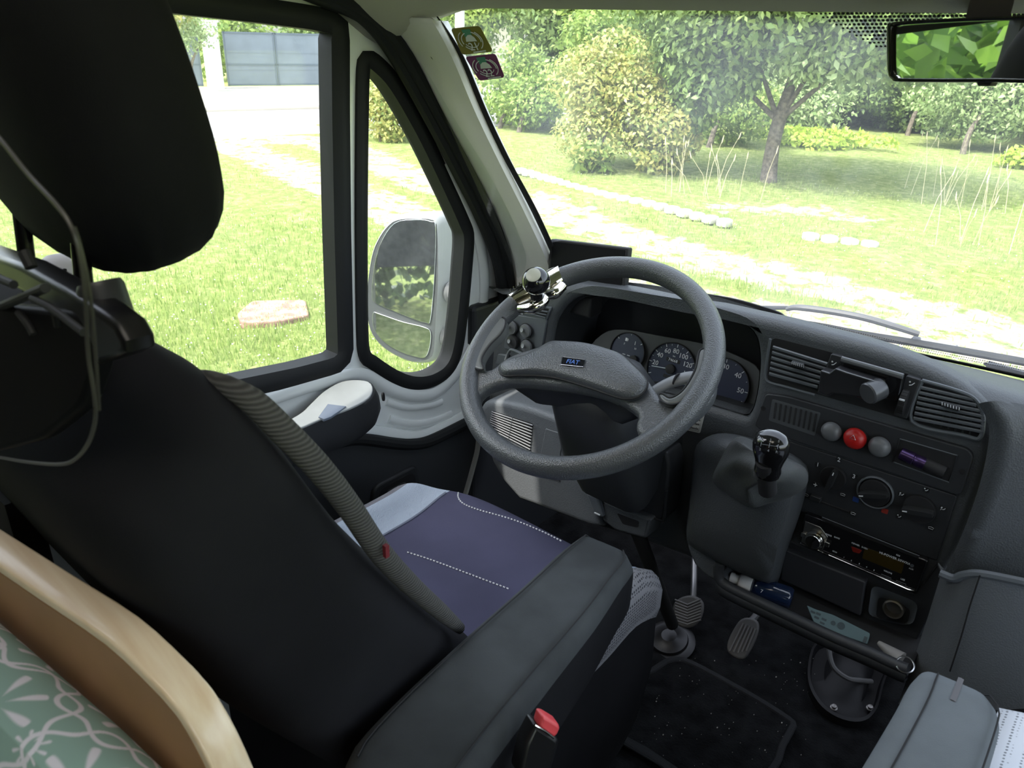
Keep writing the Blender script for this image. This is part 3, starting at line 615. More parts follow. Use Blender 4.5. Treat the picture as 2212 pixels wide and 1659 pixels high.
for (u, v), r in (((942, 119), .0085), ((1088, 399), .0055)):
    i = int(np.argmin([abs((proj_ := (lambda p: 829.5-FPX*(p@UP)/(p@FW)))(q[4])-v) for q in rows])); p = at(u, v, 'x', rows[i][4][0]-.012)
    n = np.array([.55, -.8, .2]); G().lathe(p-n*.02, n, [(r, 0), (r, .024), (r*.8, .026), (r*.7, .023), (0.0005, .022)], 20).out('screw_cap', mat('cap_grey', (.05, .05, .048), .6), tr2)
# ---- black door seal round the opening
sp = [(560, -75), (640, -40), (700, -16), (765, 12), (820, 58), (872, 132), (940, 254), (996, 362), (1046, 462), (1083, 556), (1098, 650)]
o = thing('trim_2', (-1.0, .9, -.5), 'black ribbed rubber seal along the front of the door opening', 'trim', kind='structure')
for dx, xx, r in ((-8, -1.0, .013), (8, -.99, .012), (24, -.985, .009)):
    G().tube([D(u+dx, v-dx*.35, xx) for u, v in sp], r, 10, smooth=5).out('seal_lip', RUB, o)
G().tube([D(u+8, v, -1.015) for u, v in sp], .022, 8, smooth=5).out('seal_lip', RUB, o)
# ---- driver's door
d1 = thing('door_1', (-1.05, .5, FZ), 'white painted driver door with two windows', 'door', kind='structure')
win = [(-300, -140), (200, -35), (380, 0), (560, 22), (660, 36), (712, 46), (732, 60), (733, 240), (737, 500), (744, 768), (722, 790), (640, 812), (500, 842), (200, 920), (-400, 1090)]
qw = smoothpx([(783, 150), (792, 128), (812, 138), (850, 180), (905, 275), (955, 378), (1000, 478), (1010, 510), (1007, 570), (997, 680), (985, 760), (965, 800), (930, 822), (890, 826), (850, 812), (805, 783), (786, 765), (781, 700), (779, 500), (780, 300)], 4)
N1 = (1, 0, 0)
outer = [(-500, -330), (100, -230), (560, -95), (700, -40), (780, 0), (850, 75), (905, 165), (975, 300), (1030, 400), (1080, 500), (1098, 600), (1090, 760), (1050, 900), (1045, 1020), (1000, 1160), (900, 1300), (600, 1500), (-500, 2300)]
oc = [D(u, v) for u, v in outer]; oc = [np.array([XD, max(p[1], -.12), max(p[2], FZ-.1)]) for p in oc]; oc[0] = np.array([XD, -.12, .19]); oc[-1] = np.array([XD, -.12, FZ-.1])
hole1 = [D(u, v) for u, v in win]; hole1 = [np.array([XD, max(p[1], .0), p[2]]) for p in hole1]
hole1[0] = np.array([XD, .0, .115]); hole1[-1] = np.array([XD, .0, hole1[-2][2]-.02])
platem('inner_panel', oc, [rquad(hole1, .02, 3), [D(u, v) for u, v in qw]], N1, .045, WHP, d1, bevel=.006)
# rubber frames
def scale_px(L, k, c=None):
    c = np.mean(np.array(L), 0) if c is None else np.array(c); return [tuple(c+(np.array(p)-c)*k) for p in L]
def inset3(P, d, N):
    P = [np.array(p) for p in P]; out = []; n = len(P); N = np.array(N, float); A = 0
    c = np.mean(P, 0); A = sum(float(np.cross(P[i]-c, P[(i+1) % n]-c)@N) for i in range(n)); s = 1 if A > 0 else -1
    for i in range(n):
        t_ = P[(i+1) % n]-P[i-1]; t_ = t_/(np.linalg.norm(t_)+1e-9); out.append(P[i]+np.cross(N, t_)*d*s)
    return out
def seal(L3, w, name, parent, h=.010, x=0.):
    L3 = resample(L3, 160); a = inset3(L3, -w*.5, N1); b = inset3(L3, w*.5, N1); X_ = np.array([1., 0, 0])
    loops = [[p+X_*(x-.02) for p in a], [p+X_*(x+h*.6) for p in a], [p+(q-p)*.3+X_*(x+h) for p, q in zip(a, b)], [p+(q-p)*.6+X_*(x+h) for p, q in zip(a, b)], [q+X_*(x+h*.3) for q in b], [q+X_*(x-.03) for q in b]]
    return G().loft(loops).out(name, RUB, parent, smooth=50)
seal(hole1, .032, 'window_seal', d1); seal([D(u, v) for u, v in qw], .026, 'quarter_window_seal', d1)
G().tube([D(742, y, -1.035) for y in (66, 300, 520, 786)], .006, 8).out('window_guide', mat('anodised_guide', (.10, .11, .115), .35, .6), d1)
G().tube([np.array([-1.03, .0, -.405]), D(540, 828, -1.03), D(640, 807, -1.03), D(740, 784, -1.03)], .005, 8).out('window_guide', mat('anodised_guide_light', (.5, .52, .54), .3, .7), d1)
platem('window_pane', [p+np.array([-.03, 0, 0]) for p in inset3(hole1, -.01, N1)], None, N1, .004, GLS, d1, bevel=.0005)
platem('quarter_pane', [D(u, v)+np.array([-.025, 0, 0]) for u, v in qw], None, N1, .004, GLS, d1, bevel=.0005)
# soft ridge below the window and pressed shape in the painted sill
def ridge(L, x, r, name='pressed_ridge', flat=.5): return G().tube([D(u, v, x) for u, v in L], r, 10, smooth=6, upv=(1, 0, 0), flat=flat).out(name, WHP, d1)
ridge([(560, 868), (660, 835), (745, 812), (790, 812), (840, 838), (890, 853), (940, 848), (990, 800), (1030, 720), (1046, 620), (1030, 500), (960, 350)], XD+.002, .014)
ridge([(840, 905), (880, 916), (930, 912), (975, 895)], XD+.001, .009); ridge([(835, 868), (880, 880), (930, 876), (955, 868)], XD+.001, .007)
ridge([(640, 985), (700, 955), (760, 938), (830, 945), (900, 952), (960, 930), (1030, 890)], XD+.006, .022)
# dark lower door card
card = [(560, 1010), (690, 968), (725, 956), (762, 949), (800, 951), (850, 958), (890, 960), (930, 952), (1000, 918), (1040, 896), (1036, 960), (1022, 1010), (1005, 1065), (980, 1130), (900, 1320), (500, 1500)]
cp = [D(u, v, -1.012) for u, v in smoothpx(card, 3)]
platem('door_card', cp, None, N1, .02, mat('door_card_vinyl', (.035, .038, .043), .55, bump=(350, .2, .0008)), d1, bevel=.005)
G().tube([D(u, v, -1.008) for u, v in card[:10]], .012, 10, smooth=5).out('card_piping', RUB, d1)
G().tube([D(u, v, -1.010) for u, v in ((1034, 930), (1030, 970), (1020, 1010), (1006, 1060), (990, 1110))], .009, 8, smooth=5, flat=.5).out('edge_trim', mat('pale_grey_edge', (.42, .43, .42), .5), d1)
# moulded handle recess
rec = rquad([D(u, v, -1.004) for u, v in ((808, 1052), (903, 1003), (915, 1090), (800, 1140))], .02)
rin = rquad([D(u, v, -1.004) for u, v in ((822, 1060), (893, 1022), (900, 1090), (815, 1130))], .015)
platem('pocket_rim', rec, [rin], N1, .016, PLD, d1, bevel=.005)
platem('pocket_floor', inset3(rin, -.004, N1), None, N1, .004, BLM, d1, bevel=.001)
platem('pocket_plate', rquad([D(u, v, -.998) for u, v in ((840, 1062), (880, 1042), (884, 1070), (845, 1090))], .006), None, N1, .012, mat('dull_plastic', (.03, .032, .034), .6), d1, bevel=.003)
# armrest grip on the door
ar = [(560, 985), (600, 940), (655, 905), (690, 866), (722, 838), (760, 824), (795, 824), (818, 836), (828, 862), (826, 885), (812, 902), (770, 925), (700, 950), (640, 975)]
L0 = resample(cr([D(u, v, -1.03) for u, v in ar], 4, True), 60)
def push(L, dx, k, c=None):
    c = np.mean(L, 0); return [c+(p-c)*k+np.array([dx, 0, 0]) for p in L]
XA = -.955
ptop = [(560, 950), (640, 905), (668, 880), (700, 850), (740, 828), (780, 824), (805, 830), (812, 848), (800, 868), (760, 890), (700, 912), (620, 945)]
topL = resample(cr([atp(u, v, (-.955, .70, -.60), (.35, -.12, .9)) for u, v in ptop], 4, True), 60)
ctr = np.mean(topL, 0)
loops = []
for k, dz in ((.97, .004), (1.0, -.002), (1.06, -.016), (1.08, -.034), (1.0, -.052), (.8, -.064)):
    loops.append([ctr+(p-ctr)*k+np.array([0, 0, dz]) for p in topL])
G().loft(loops, True, True, True).out('door_armrest', PLD, d1, smooth=60)
platem('armrest_top', [ctr+(p-ctr)*.93+np.array([.002, 0, .008]) for p in topL], None, (.35, -.12, .9), .006, mat('armrest_top_plastic', (.55, .57, .57), .25, coat=.3, var=(18, .06)), d1, bevel=.002)
platem('window_switch', [atp(u, v, (-.952, .70, -.589), (.35, -.12, .9)) for u, v in ((688, 900), (708, 872), (748, 877), (742, 882), (715, 900), (700, 906))], None, (.35, -.12, .9), .006, mat('blue_grey_switch', (.24, .28, .36), .4), d1, bevel=.001)
p = atp(825, 857, (-.945, .80, -.6), (0, -1, 0)); q = D(826, 857, -.935)
G().lathe(q, (.8, .5, .1), [(.008, 0), (.008, .003), (.0065, .0032), (.006, .001)], 20, sx=.6).out('screw_hole', BLM, d1)
# B pillar
o = G().box((-1.05, -.14, -.3), (.10, .16, 1.75)).out('trim_3', mat('b_pillar_cover', (.10, .10, .10), .7), bevel=.02); props(o, 'dark cover of the pillar behind the driver window', 'trim', kind='structure')
o = G().box((-.86, .16, -.78), (.32, .025, .78)).out('trim_4', mat('belt_cover_black', (.010, .010, .011), .8)); props(o, 'black lower cover between the driver seat and the wooden board', 'trim', kind='structure')
# dark box under the door edge: sill and footwell side
o = G().box((-.12, 1.62, -.93), (1.86, .05, .62)).out('wall_front', BLM, smooth=0); props(o, 'black bulkhead behind the pedals', 'wall', kind='structure')
# ---- inside mirror
mp = thing('inside_mirror', (-.15, .84, -.03), 'black framed inside mirror at the top of the windscreen reflecting leaves', 'mirror')
MN = np.array([-.33, -.944, .02]); MN /= np.linalg.norm(MN)
MP0 = at(1925, 110, 'y', .84)
def mm(u, v, off=0): return atp(u, v, MP0, MN, off)
outl = smoothpx([(1914, 60), (1922, 50), (1950, 45), (2080, 38), (2212, 33), (2440, 22), (2460, 60), (2450, 190), (2430, 200), (2212, 180), (2050, 178), (1945, 177), (1925, 172), (1915, 150)], 3)
inl = smoothpx([(1924, 64), (1932, 57), (1955, 53), (2080, 46), (2212, 42), (2430, 32), (2444, 62), (2436, 178), (2420, 188), (2212, 171), (2050, 170), (1948, 169), (1930, 164), (1924, 150)], 3)
platem('mirror_frame', [mm(u, v, .004) for u, v in outl], [[mm(u, v, .004) for u, v in inl]], MN, .012, BLK, mp, bevel=.0015)
platem('mirror_shell', [mm(u, v, -.004) for u, v in outl], None, MN, .022, mat('mirror_shell_plastic', (.02, .018, .017), .4), mp, bevel=.006)
platem('mirror_pane', [mm(u, v, -.001) for u, v in inl], None, MN, .003, MIR, mp, bevel=.0003)
q = G(); a = mm(2135, 30, -.012); b = ws(2130, 4, .004); q.loft([rrect(a, (1, 0, 0), (0, 0, 1), .034, .03, .006), rrect((a+b)/2, (1, 0, 0), (0, 0, 1), .030, .022, .006), rrect(b, (1, 0, 0), (0, 0, 1), .026, .02, .005)], True, True, True)
q.out('mirror_foot', mat('foot_plastic', (.05, .04, .038), .5), mp)
platem('dip_lever', [mm(u, v, 0) for u, v in ((2108, 178), (2142, 178), (2138, 186), (2112, 186))], None, MN, .01, BLM, mp, bevel=.001)
# ---- outside mirror
om = thing('door_mirror', (-1.27, 1.15, -.75), 'grey two-glass door mirror outside the quarter window', 'mirror')
ON = np.array([.32, -.94, .02]); ON /= np.linalg.norm(ON); OP = at(880, 640, 'x', -1.25)
def mo(u, v, off=0): return atp(u, v, OP, ON, off)
ho = smoothpx([(850, 474), (905, 467), (940, 470), (948, 490), (950, 600), (945, 690), (942, 745), (935, 775), (905, 783), (870, 775), (825, 748), (800, 712), (793, 660), (797, 590), (812, 525)], 4)
A = resample([mo(u, v) for u, v in ho], 70); c = np.mean(A, 0); back = np.array([.0, 1, 0])*.9+np.array([.12, 0, 0])
loops = [[c+(p-c)*.97+ON*.004 for p in A], A, [c+(p-c)*1.03-ON*.012 for p in A], [c+(p-c)*1.03-ON*.045+np.array([.012, 0, 0]) for p in A], [c+(p-c)*.85-ON*.075+np.array([.015, 0, 0]) for p in A], [c+(p-c)*.4-ON*.088 for p in A]]
MG = mat('mirror_housing_grey', (.24, .25, .255), .45, bump=(500, .2, .001)); MD = mat('mirror_housing_dark', (.06, .065, .07), .45)
G().loft(loops, True, False, True).out('mirror_housing', MG, om, smooth=60)
platem('mirror_rim', [c+(p-c)*.98+ON*.003 for p in A], None, ON, .004, MD, om, bevel=.001)
up_ = smoothpx([(852, 482), (900, 474), (930, 478), (941, 492), (938, 600), (930, 690), (920, 697), (895, 690), (850, 672), (812, 655), (803, 640), (806, 590), (820, 530)], 4)
lo_ = smoothpx([(806, 676), (820, 678), (870, 695), (915, 706), (930, 718), (928, 750), (918, 772), (895, 770), (860, 758), (825, 735), (806, 705)], 4)
DM = mat('dusty_mirror', (.72, .75, .75), .02, .97, var=(70, .15))
platem('upper_mirror_pane', [mo(u, v, .007) for u, v in up_], None, ON, .003, DM, om, bevel=.0008)
q = [mo(u, v, .007) for u, v in lo_]; platem('lower_mirror_pane', q, None, ON, .003, DM, om, bevel=.0008)
for v in (625, 722):
    a = mo(950, v, -.035); b = a+np.array([.14, .03, 0]); L = []
    n = (b-a)/np.linalg.norm(b-a); pr_ = []
    for k in range(9): pr_ += [(.020, k*.011), (.025, k*.011+.0055)]
    G().lathe(a, n, pr_, 20).out('bellows', mat('bellows_rubber', (.16, .16, .165), .6), om)
    G().tube([a, b+n*.03], .014, 12).out('mirror_arm', MD, om)
# ---- wipers, outside the glass
wp = thing('windscreen_wiper', ws(1900, 735, -.02), 'long parked wiper blade with its joint cover, along the base of the windscreen', 'wiper', 'windscreen wipers')
pts = [ws(u, v, -.03) for u, v in ((1660, 690), (1760, 703), (1860, 722), (1960, 738), (2060, 755), (2212, 782), (2300, 800))]
G().tube(pts, .0085, 8, smooth=5, upv=(0, 0, 1), flat=.8).out('wiper_blade', RUB, wp)
G().tube([ws(u, v, -.045) for u, v in ((1700, 668), (1722, 664), (1790, 672), (1865, 686), (1935, 706), (1985, 722))], [.004, .006, .006, .006, .005], 8, smooth=5).out('wiper_arm', mat('wiper_arm_grey', (.07, .07, .075), .5), wp)
cv = [ws(u, v, -.045) for u, v in ((1968, 738), (1974, 722), (1990, 716), (2020, 720), (2045, 732), (2070, 748), (2066, 760), (2030, 757), (1985, 748))]
N = np.array([.1, -.75, .65]); c = np.mean(cv, 0); cv = [p-N*((p-c)@N)/(N@N) for p in cv]
platem('joint_cover', cr(cv, 3, True), None, N, .016, mat('joint_cover_grey', (.10, .11, .125), .4), wp, bevel=.006)
w2 = thing('windscreen_wiper', ws(1640, 668, -.05), 'second wiper arm emerging behind the steering wheel rim', 'wiper', 'windscreen wipers')
G().tube([ws(u, v, -.05) for u, v in ((1540, 663), (1600, 666), (1660, 665), (1725, 665))], [.010, .008, .006, .005], 8, smooth=5, flat=.7).out('wiper_arm', RUB, w2)
G().tube([ws(u, v, -.04) for u, v in ((1420, 645), (1500, 655), (1560, 668), (1600, 672))], .007, 8, smooth=4).out('wiper_blade', RUB, w2)
o = platem('wiper_motor_cap', cr([ws(u, v, -.03) for u, v in ((2128, 800), (2140, 786), (2165, 782), (2212, 786), (2260, 800), (2250, 822))], 3, True), None, (.1, -.75, .65), .02, mat('joint_cover_grey', (.1, .11, .12), .4), bevel=.004); props(o, 'dark plastic cap of the wiper spindle at the right edge of the windscreen', 'cap')
# ================================================================== DASHBOARD
NY = (0, -1, 0)
def P(u, v, off=0.): return at(u, v, 'y', 1.10-off)              # dash face, off = towards the seats
def PP(L, off=0.): return [P(u, v, off) for u, v in L]
UXc = P(2003, 1211)-P(1735.6, 1108.5); UXc /= np.linalg.norm(UXc)   # along the console, left to right
UZc = np.cross(NY, UXc); UZc = UZc if UZc[2] > 0 else -UZc
dash = thing('dashboard', (-.4, 1.2, -.86), 'dark grey moulded dashboard across the cab with dials, vents and switches', 'dashboard')
edge_px = [(1092, 668), (1100, 640), (1128, 616), (1160, 610), (1190, 616), (1232, 613), (1290, 620), (1350, 628), (1480, 655), (1545, 665), (1620, 682), (1700, 700), (1780, 721), (1860, 742), (1930, 764), (2000, 792), (2060, 822), (2100, 850), (2130, 878), (2150, 910)]
low_px = [(2148, 960), (2120, 1060), (2075, 1180), (2035, 1240), (2010, 1330), (1965, 1440), (1800, 1378), (1640, 1302), (1560, 1262), (1500, 1215), (1480, 1205), (1380, 1168), (1270, 1135), (1180, 1095), (1110, 1060), (1072, 1005), (1048, 900), (1060, 760)]
hood_in = [(1192, 760), (1196, 712), (1208, 680), (1232, 652), (1262, 640), (1300, 638), (1400, 655), (1497, 672), (1560, 690), (1605, 706), (1628, 730), (1636, 770), (1634, 820), (1626, 870), (1612, 900), (1590, 897), (1520, 876), (1400, 845), (1280, 830), (1200, 800)]
hin = [P(u, v) for u, v in smoothpx(hood_in, 3)]
platem('fascia', PP(smoothpx(edge_px, 3, False)+low_px), [hin], NY, .05, PL, dash, bevel=.016, res=4, smooth=60)
# tunnel back to the dials
Hb = resample(hin, 80); c = np.mean(Hb, 0)
loops = [[p+np.array([0, .010, 0]) for p in Hb], [c+(p-c)*.97+np.array([0, .05, -.004]) for p in Hb], [c+(p-c)*.93+np.array([0, .13, -.010]) for p in Hb]]
G().loft(loops).out('binnacle_hood', PLD, dash, smooth=60)
YG = 1.17; TG = np.array([0, -.966, .26])                     # dial plane leans back a little
GP0 = at(1450, 790, 'y', YG)
def g_(u, v, off=0.): return atp(u, v, GP0, TG, off)
GX = np.array([1., 0, 0]); GY = np.cross(TG, GX); GY = GY if GY[2] > 0 else -GY; GXX = GX
platem('dial_surround', [g_(u, v, -.002) for u, v in smoothpx([(1262, 770), (1300, 722), (1345, 712), (1440, 728), (1530, 745), (1600, 772), (1640, 800), (1640, 860), (1620, 910), (1500, 900), (1380, 870), (1250, 850)], 3)], None, TG, .004, mat('dial_surround_grey', (.05, .055, .056), .5), dash, bevel=.001)
platem('cluster_back', [c+(p-c)*1.05+np.array([0, .125, -.01]) for p in Hb], None, NY, .004, mat('cluster_black', (.014, .015, .017), .5), dash, bevel=.001)
DIAL = mat('dial_blue', (.018, .024, .05), .4); NEED = mat('needle', (.5, .55, .6), .4)
def dial(name, u, v, r, a0, a1, nums, tick, numr=.70, size=.0125):
    c = g_(u, v, .002); t_ = []
    o = G().lathe(c-TG*.002, TG, [(r, 0), (r, .002), (r*.985, .0025)], 48).out(name, DIAL, dash)
    q = G(); q.lathe(c, TG, [(r*1.03, -.002), (r*1.03, .004), (r*1.0, .004), (r*1.0, -.002)], 48, False, False); q.out('dial_rim', BLM, o)
    q = G()
    for i in range(tick):
        a = math.radians(a0+(a1-a0)*i/(tick-1)); d = GX*math.cos(a)+GY*math.sin(a); s = np.cross(TG, d); big = i % 2 == 0
        q.box(c+d*r*.92+TG*.0012, (r*(.12 if big else .05), .0011 if big else .0006, .0004), (d, s, TG))
    q.out('tick_marks', PRN, o, smooth=0)
    for i, n in enumerate(nums):
        if n == '': continue
        a = math.radians(a0+(a1-a0)*i/(len(nums)-1)); d = GX*math.cos(a)+GY*math.sin(a)
        text(n, c+d*r*numr+TG*.0012, GX, TG, size, PRN, o, 'numeral')
    return o, c
sp_, spc = dial('speedometer', 1450, 797, .0475, 205, -30, ['', '20', '40', '60', '80', '100', '120', '140', '160'], 17)
a = math.radians(187); d = GX*math.cos(a)+GY*math.sin(a)
G().box(spc+d*.02+TG*.004, (.036, .0014, .001), (d, np.cross(TG, d), TG)).out('needle', NEED, sp_, smooth=0)
G().lathe(spc+TG*.001, TG, [(.009, 0), (.009, .005), (.007, .006)], 20).out('needle_hub', BLM, sp_)
platem('odometer_window', rrect(spc+GY*.016+TG*.001, GX, GY, .028, .007, .001), None, TG, .001, BLM, sp_, bevel=.0002)
text('74668', spc+GY*.016+TG*.0018, GX, TG, .0075, PRN, sp_); text('km', spc+GY*.024+TG*.0014, GX, TG, .004, PRN, sp_)
platem('odometer_window', rrect(spc-GY*.015+TG*.001, GX, GY, .024, .006, .001), None, TG, .001, BLM, sp_, bevel=.0002)
fu_, fuc = dial('fuel_gauge', 1356, 760, .036, 140, 40, [], 3)
text('F', fuc-GX*.010+GY*.013+TG*.0015, GX, TG, .006, PRN, fu_); text('H', fuc+GX*.015+GY*.010+TG*.0015, GX, TG, .006, PRN, fu_)
q = G(); q.box(fuc-GX*.008+GY*.022+TG*.0015, (.004, .006, .0004), (GX, GY, TG)); q.box(fuc-GX*.0045+GY*.022+TG*.0015, (.0012, .005, .0004), (GX, GY, TG)); q.box(fuc+GX*.012+GY*.020+TG*.0015, (.001, .007, .0004), (GX, GY, TG))
for s in (-.006, .004): q.box(fuc+GX*s-GY*.006+TG*.0015, (.006, .0012, .0004), (GX, GY, TG))
q.out('symbol_marks', PRN, fu_, smooth=0)
G().lathe(fuc+GX*.018-GY*.010+TG*.001, TG, [(.008, 0), (.008, .006), (.006, .007)], 18).out('needle_hub', BLM, fu_)
rv_, rvc = dial('tachometer', 1561, 833, .0475, 235, -45, ['', '10', '20', '30', '40', '50', '60'], 13)
# dash top, running back to the glass
E3 = cr([P(u, v, -.012) for u, v in edge_px[1:]], 3)
back = [];
for p in E3:
    X = -1.0+(p[0]+.93)*1.55; back.append(np.array([X, wy(X, -.478)-.012, -.480]))
rows = []
for a, b in zip(E3, back):
    rows.append([a, a+(b-a)*.08+np.array([0, 0, .002]), a+(b-a)*.3+np.array([0, 0, -.002]), a+(b-a)*.7+np.array([0, 0, -.002]), b])
G().loft(rows, closed=False).out('top_pad', PL, dash, smooth=70)
rc = [P(u, v, -.012) for u, v in ((2150, 910), (2240, 940), (2500, 1000))]; bb = [np.array([X, wy(X, -.478)-.012, -.480]) for X in (.05, .3, .8)]
tp = [P(2100, 850, -.012), np.array([-.02, 1.12, -.47]), np.array([.8, 1.12, -.47])]
rows = [[a, (a+b)/2+np.array([0, 0, .004]), b] for a, b in zip([E3[-1], np.array([-.03, 1.11, -.452]), np.array([.1, 1.10, -.45]), np.array([.8, 1.1, -.45])], [back[-1], np.array([.08, wy(.08, -.478)-.012, -.480]), np.array([.3, wy(.3, -.478)-.012, -.480]), np.array([.8, wy(.8, -.478)-.012, -.480])])]
G().loft(rows, closed=False).out('top_pad', PL, dash, smooth=70)
# passenger side: rounded flank, lit by the side window
def flank(name, cols, mt):
    Cs = [resample(cr([at(u, v, 'y', y) for u, v in L], 4), 24, False) for L, y in cols]
    last = [p+np.array([.12, .03, 0]) for p in Cs[-1]]; far_ = [p+np.array([.75, .03, 0]) for p in Cs[-1]]
    G().loft([[c_[i] for c_ in Cs]+[last[i], far_[i]] for i in range(24)], closed=False).out(name, mt, dash, smooth=70)
flank('passenger_flank', [([(2112, 872), (2132, 905), (2136, 950), (2118, 1040), (2080, 1150), (2036, 1245)], 1.085), ([(2130, 868), (2158, 905), (2160, 955), (2138, 1045), (2098, 1155), (2055, 1255)], 1.070), ([(2150, 866), (2185, 905), (2190, 965), (2165, 1060), (2125, 1160), (2090, 1258)], 1.074), ([(2180, 868), (2240, 915), (2250, 980), (2240, 1070), (2230, 1170), (2220, 1270)], 1.10)], PL)
flank('glovebox_flank', [([(2033, 1238), (2005, 1330), (1972, 1430), (1940, 1520)], 1.07), ([(2060, 1247), (2030, 1340), (1995, 1440), (1965, 1530)], 1.045), ([(2115, 1243), (2085, 1345), (2055, 1450), (2040, 1540)], 1.04), ([(2240, 1262), (2235, 1350), (2230, 1440), (2225, 1530)], 1.055)], PLG)
G().tube([at(u, v, 'y', 1.045) for u, v in ((2030, 1238), (2060, 1249), (2082, 1242), (2120, 1240), (2212, 1258), (2280, 1275))], .006, 8, smooth=5).out('flank_ridge', PLM, dash)
G().tube([at(u, v, 'y', 1.037) for u, v in ((2117, 1243), (2095, 1310), (2075, 1380), (2052, 1450))], .0012, 6, smooth=4).out('seam_line', DTH, dash)
# ---- left vent and switches
platem('switch_panel', rquad(PP([(1106, 678), (1182, 690), (1166, 778), (1086, 752)], .004), .008), None, NY, .006, PLM, dash, bevel=.002)
o = platem('side_vent', rquad(PP([(1120, 655), (1192, 664), (1180, 693), (1106, 676)], .004), .004), [rquad(PP([(1126, 660), (1186, 668), (1177, 688), (1116, 673)], .004), .002)], NY, .008, PLM, dash, bevel=.001)
platem('side_vent_shade', PP([(1122, 658), (1190, 667), (1180, 690), (1112, 674)], .0005), None, NY, .001, BLM, dash, bevel=.0002)  # flat black plate: the shade inside the side vent as colour
q = G()
for k in (.3, .62, .9): a = P(1126-10*k, 660+13*k, .006); b = P(1186-9*k, 668+20*k, .006); q.tube([a, b], .0016, 6)
q.out('slats', PLM, dash)
def knob(name, u, v, r, off, mt, dome=.6, mark=None, parent=dash):
    c = P(u, v, off); o = G().lathe(c, NY, [(r*1.0, 0), (r, r*.25), (r*.92, r*.45), (r*.7, r*.62*dome+r*.1), (r*.4, r*.75*dome+r*.1), (r*.05, r*.8*dome+r*.1)], 28).out(name, mt, parent, smooth=60)
    G().lathe(c, NY, [(r*1.12, 0), (r*1.12, .0012), (r*1.0, .0012)], 28).out('knob_ring', BLM, o); return o, c
for (u, v, mt_2) in ((1107, 707, KNB), (1137, 714, KNB), (1109, 738, mat('dark_switch', (.03, .03, .032), .3)), (1139, 748, KNB)):
    o, c = knob('round_switch', u, v, .0135, .008, mt_2)
    G().lathe(c+np.array([-.003, -.0105, .003]), (-.2, -1, .2), [(.0045, 0), (.0042, .001), (.003, .0006)], 16).out('switch_mark', mat('switch_mark_grey', (.2, .21, .22), .4), o)
platem('lower_switch', rquad(PP([(1075, 764), (1098, 768), (1092, 790), (1070, 786)], .008), .004), None, NY, .008, PLM, dash, bevel=.002)
G().tube([P(u, v, .03) for u, v in ((1092, 778), (1100, 760), (1108, 756), (1135, 768))], .003, 8, smooth=4).out('headlight_lever', PLM, dash)
# ---- knee panel under the wheel
KY = .075
kn = smoothpx([(1036, 900), (1037, 880), (1050, 867), (1080, 866), (1130, 876), (1180, 893), (1232, 912)], 4, False)+[(1262, 1000), (1285, 1040), (1300, 1140), (1270, 1136), (1190, 1106), (1120, 1080), (1085, 1040), (1062, 1000), (1045, 950)]
platem('knee_panel', PP(kn, KY), None, NY, .09, PLG, dash, bevel=.012, res=4, smooth=60)
gq = [(1063, 887), (1151, 915), (1145, 974), (1056, 926)]
platem('speaker_opening', rquad(PP(gq, KY+.0006), .004), None, NY, .0006, BLM, dash, bevel=.0002)
q = G()
for k in range(9):
    t_ = (k+.6)/9.2; a = P(1063-7*t_, 887+41*t_, KY+.003); b = P(1151-6*t_, 915+60*t_, KY+.003); q.tube([a, b], .0012, 6, flat=1.2)
q.out('speaker_slats', mat('slat_grey', (.20, .21, .22), .4), dash)
G().tube([P(1107, 901, KY+.004), P(1098, 952, KY+.004)], .0006, 5).out('slat_divider', PLM, dash)
fl = PP([(1179, 925), (1219, 938), (1208, 1000), (1168, 985)], KY); 
platem('fuse_cover_groove', rquad(inset3(fl, .004, NY), .003), None, NY, .0008, BLM, dash, bevel=.0002)
platem('fuse_cover', rquad([p-np.array([0, .0015, 0]) for p in fl], .003), None, NY, .004, PLG, dash, bevel=.0015)
G().tube([P(1160, 1022, KY+.002), P(1208, 1037, KY+.002)], .0022, 6).out('panel_lip', PRN if False else PLG, dash)
# ---- steering column shroud and panels below it
W0 = np.array([-.600, .885, -.442]); TW = math.radians(34); WA = np.array([1., 0, 0]); WB = np.array([0, math.cos(TW), math.sin(TW)]); WN = np.cross(WA, WB)
sh_ = G(); 
sh_.loft([rrect(W0-WN*d, WA, WB, w, h, .03, 4) for d, w, h in ((.045, .10, .09), (.06, .13, .12), (.13, .145, .14), (.20, .15, .17), (.30, .14, .18))], True, True, True)
sh_.out('column_shroud', PLD, dash, smooth=60)
G().lathe(P(1352, 948, .16), (0, -.8, .6), [(.016, 0), (.016, .003), (.010, .004), (.010, -.002)], 20).out('ignition_lock', BLM, dash)
lp = [(1262, 1010), (1440, 975), (1448, 1010), (1436, 1122), (1425, 1128), (1300, 1078), (1268, 1060)]
platem('column_panel', rquad(PP(lp, .07), .008), None, NY, .05, PLD, dash, bevel=.006)
G().tube([P(u, v, .074) for u, v in ((1296, 1074), (1360, 1098), (1424, 1124), (1434, 1118), (1440, 1060))], .0025, 6, smooth=4).out('panel_edge', PLD, dash)
G().lathe(P(1385, 1086, .071), NY, [(.009, 0), (.009, .001), (.006, .0012), (.006, -.001)], 20, sy=1.4).out('panel_screw', BLM, dash)
platem('lower_tray', rquad(PP([(1300, 1080), (1408, 1122), (1395, 1165), (1330, 1148), (1300, 1125)], .085), .006), None, NY, .05, PL, dash, bevel=.006)
platem('tray_pocket', rquad(PP([(1332, 1108), (1380, 1126), (1378, 1140), (1345, 1132)], .0865), .004), None, NY, .001, BLM, dash, bevel=.0002)
platem('bonnet_release', rquad(PP([(1266, 1066), (1290, 1074), (1302, 1118), (1286, 1116)], .095), .004), None, NY, .012, PLM, dash, bevel=.003)
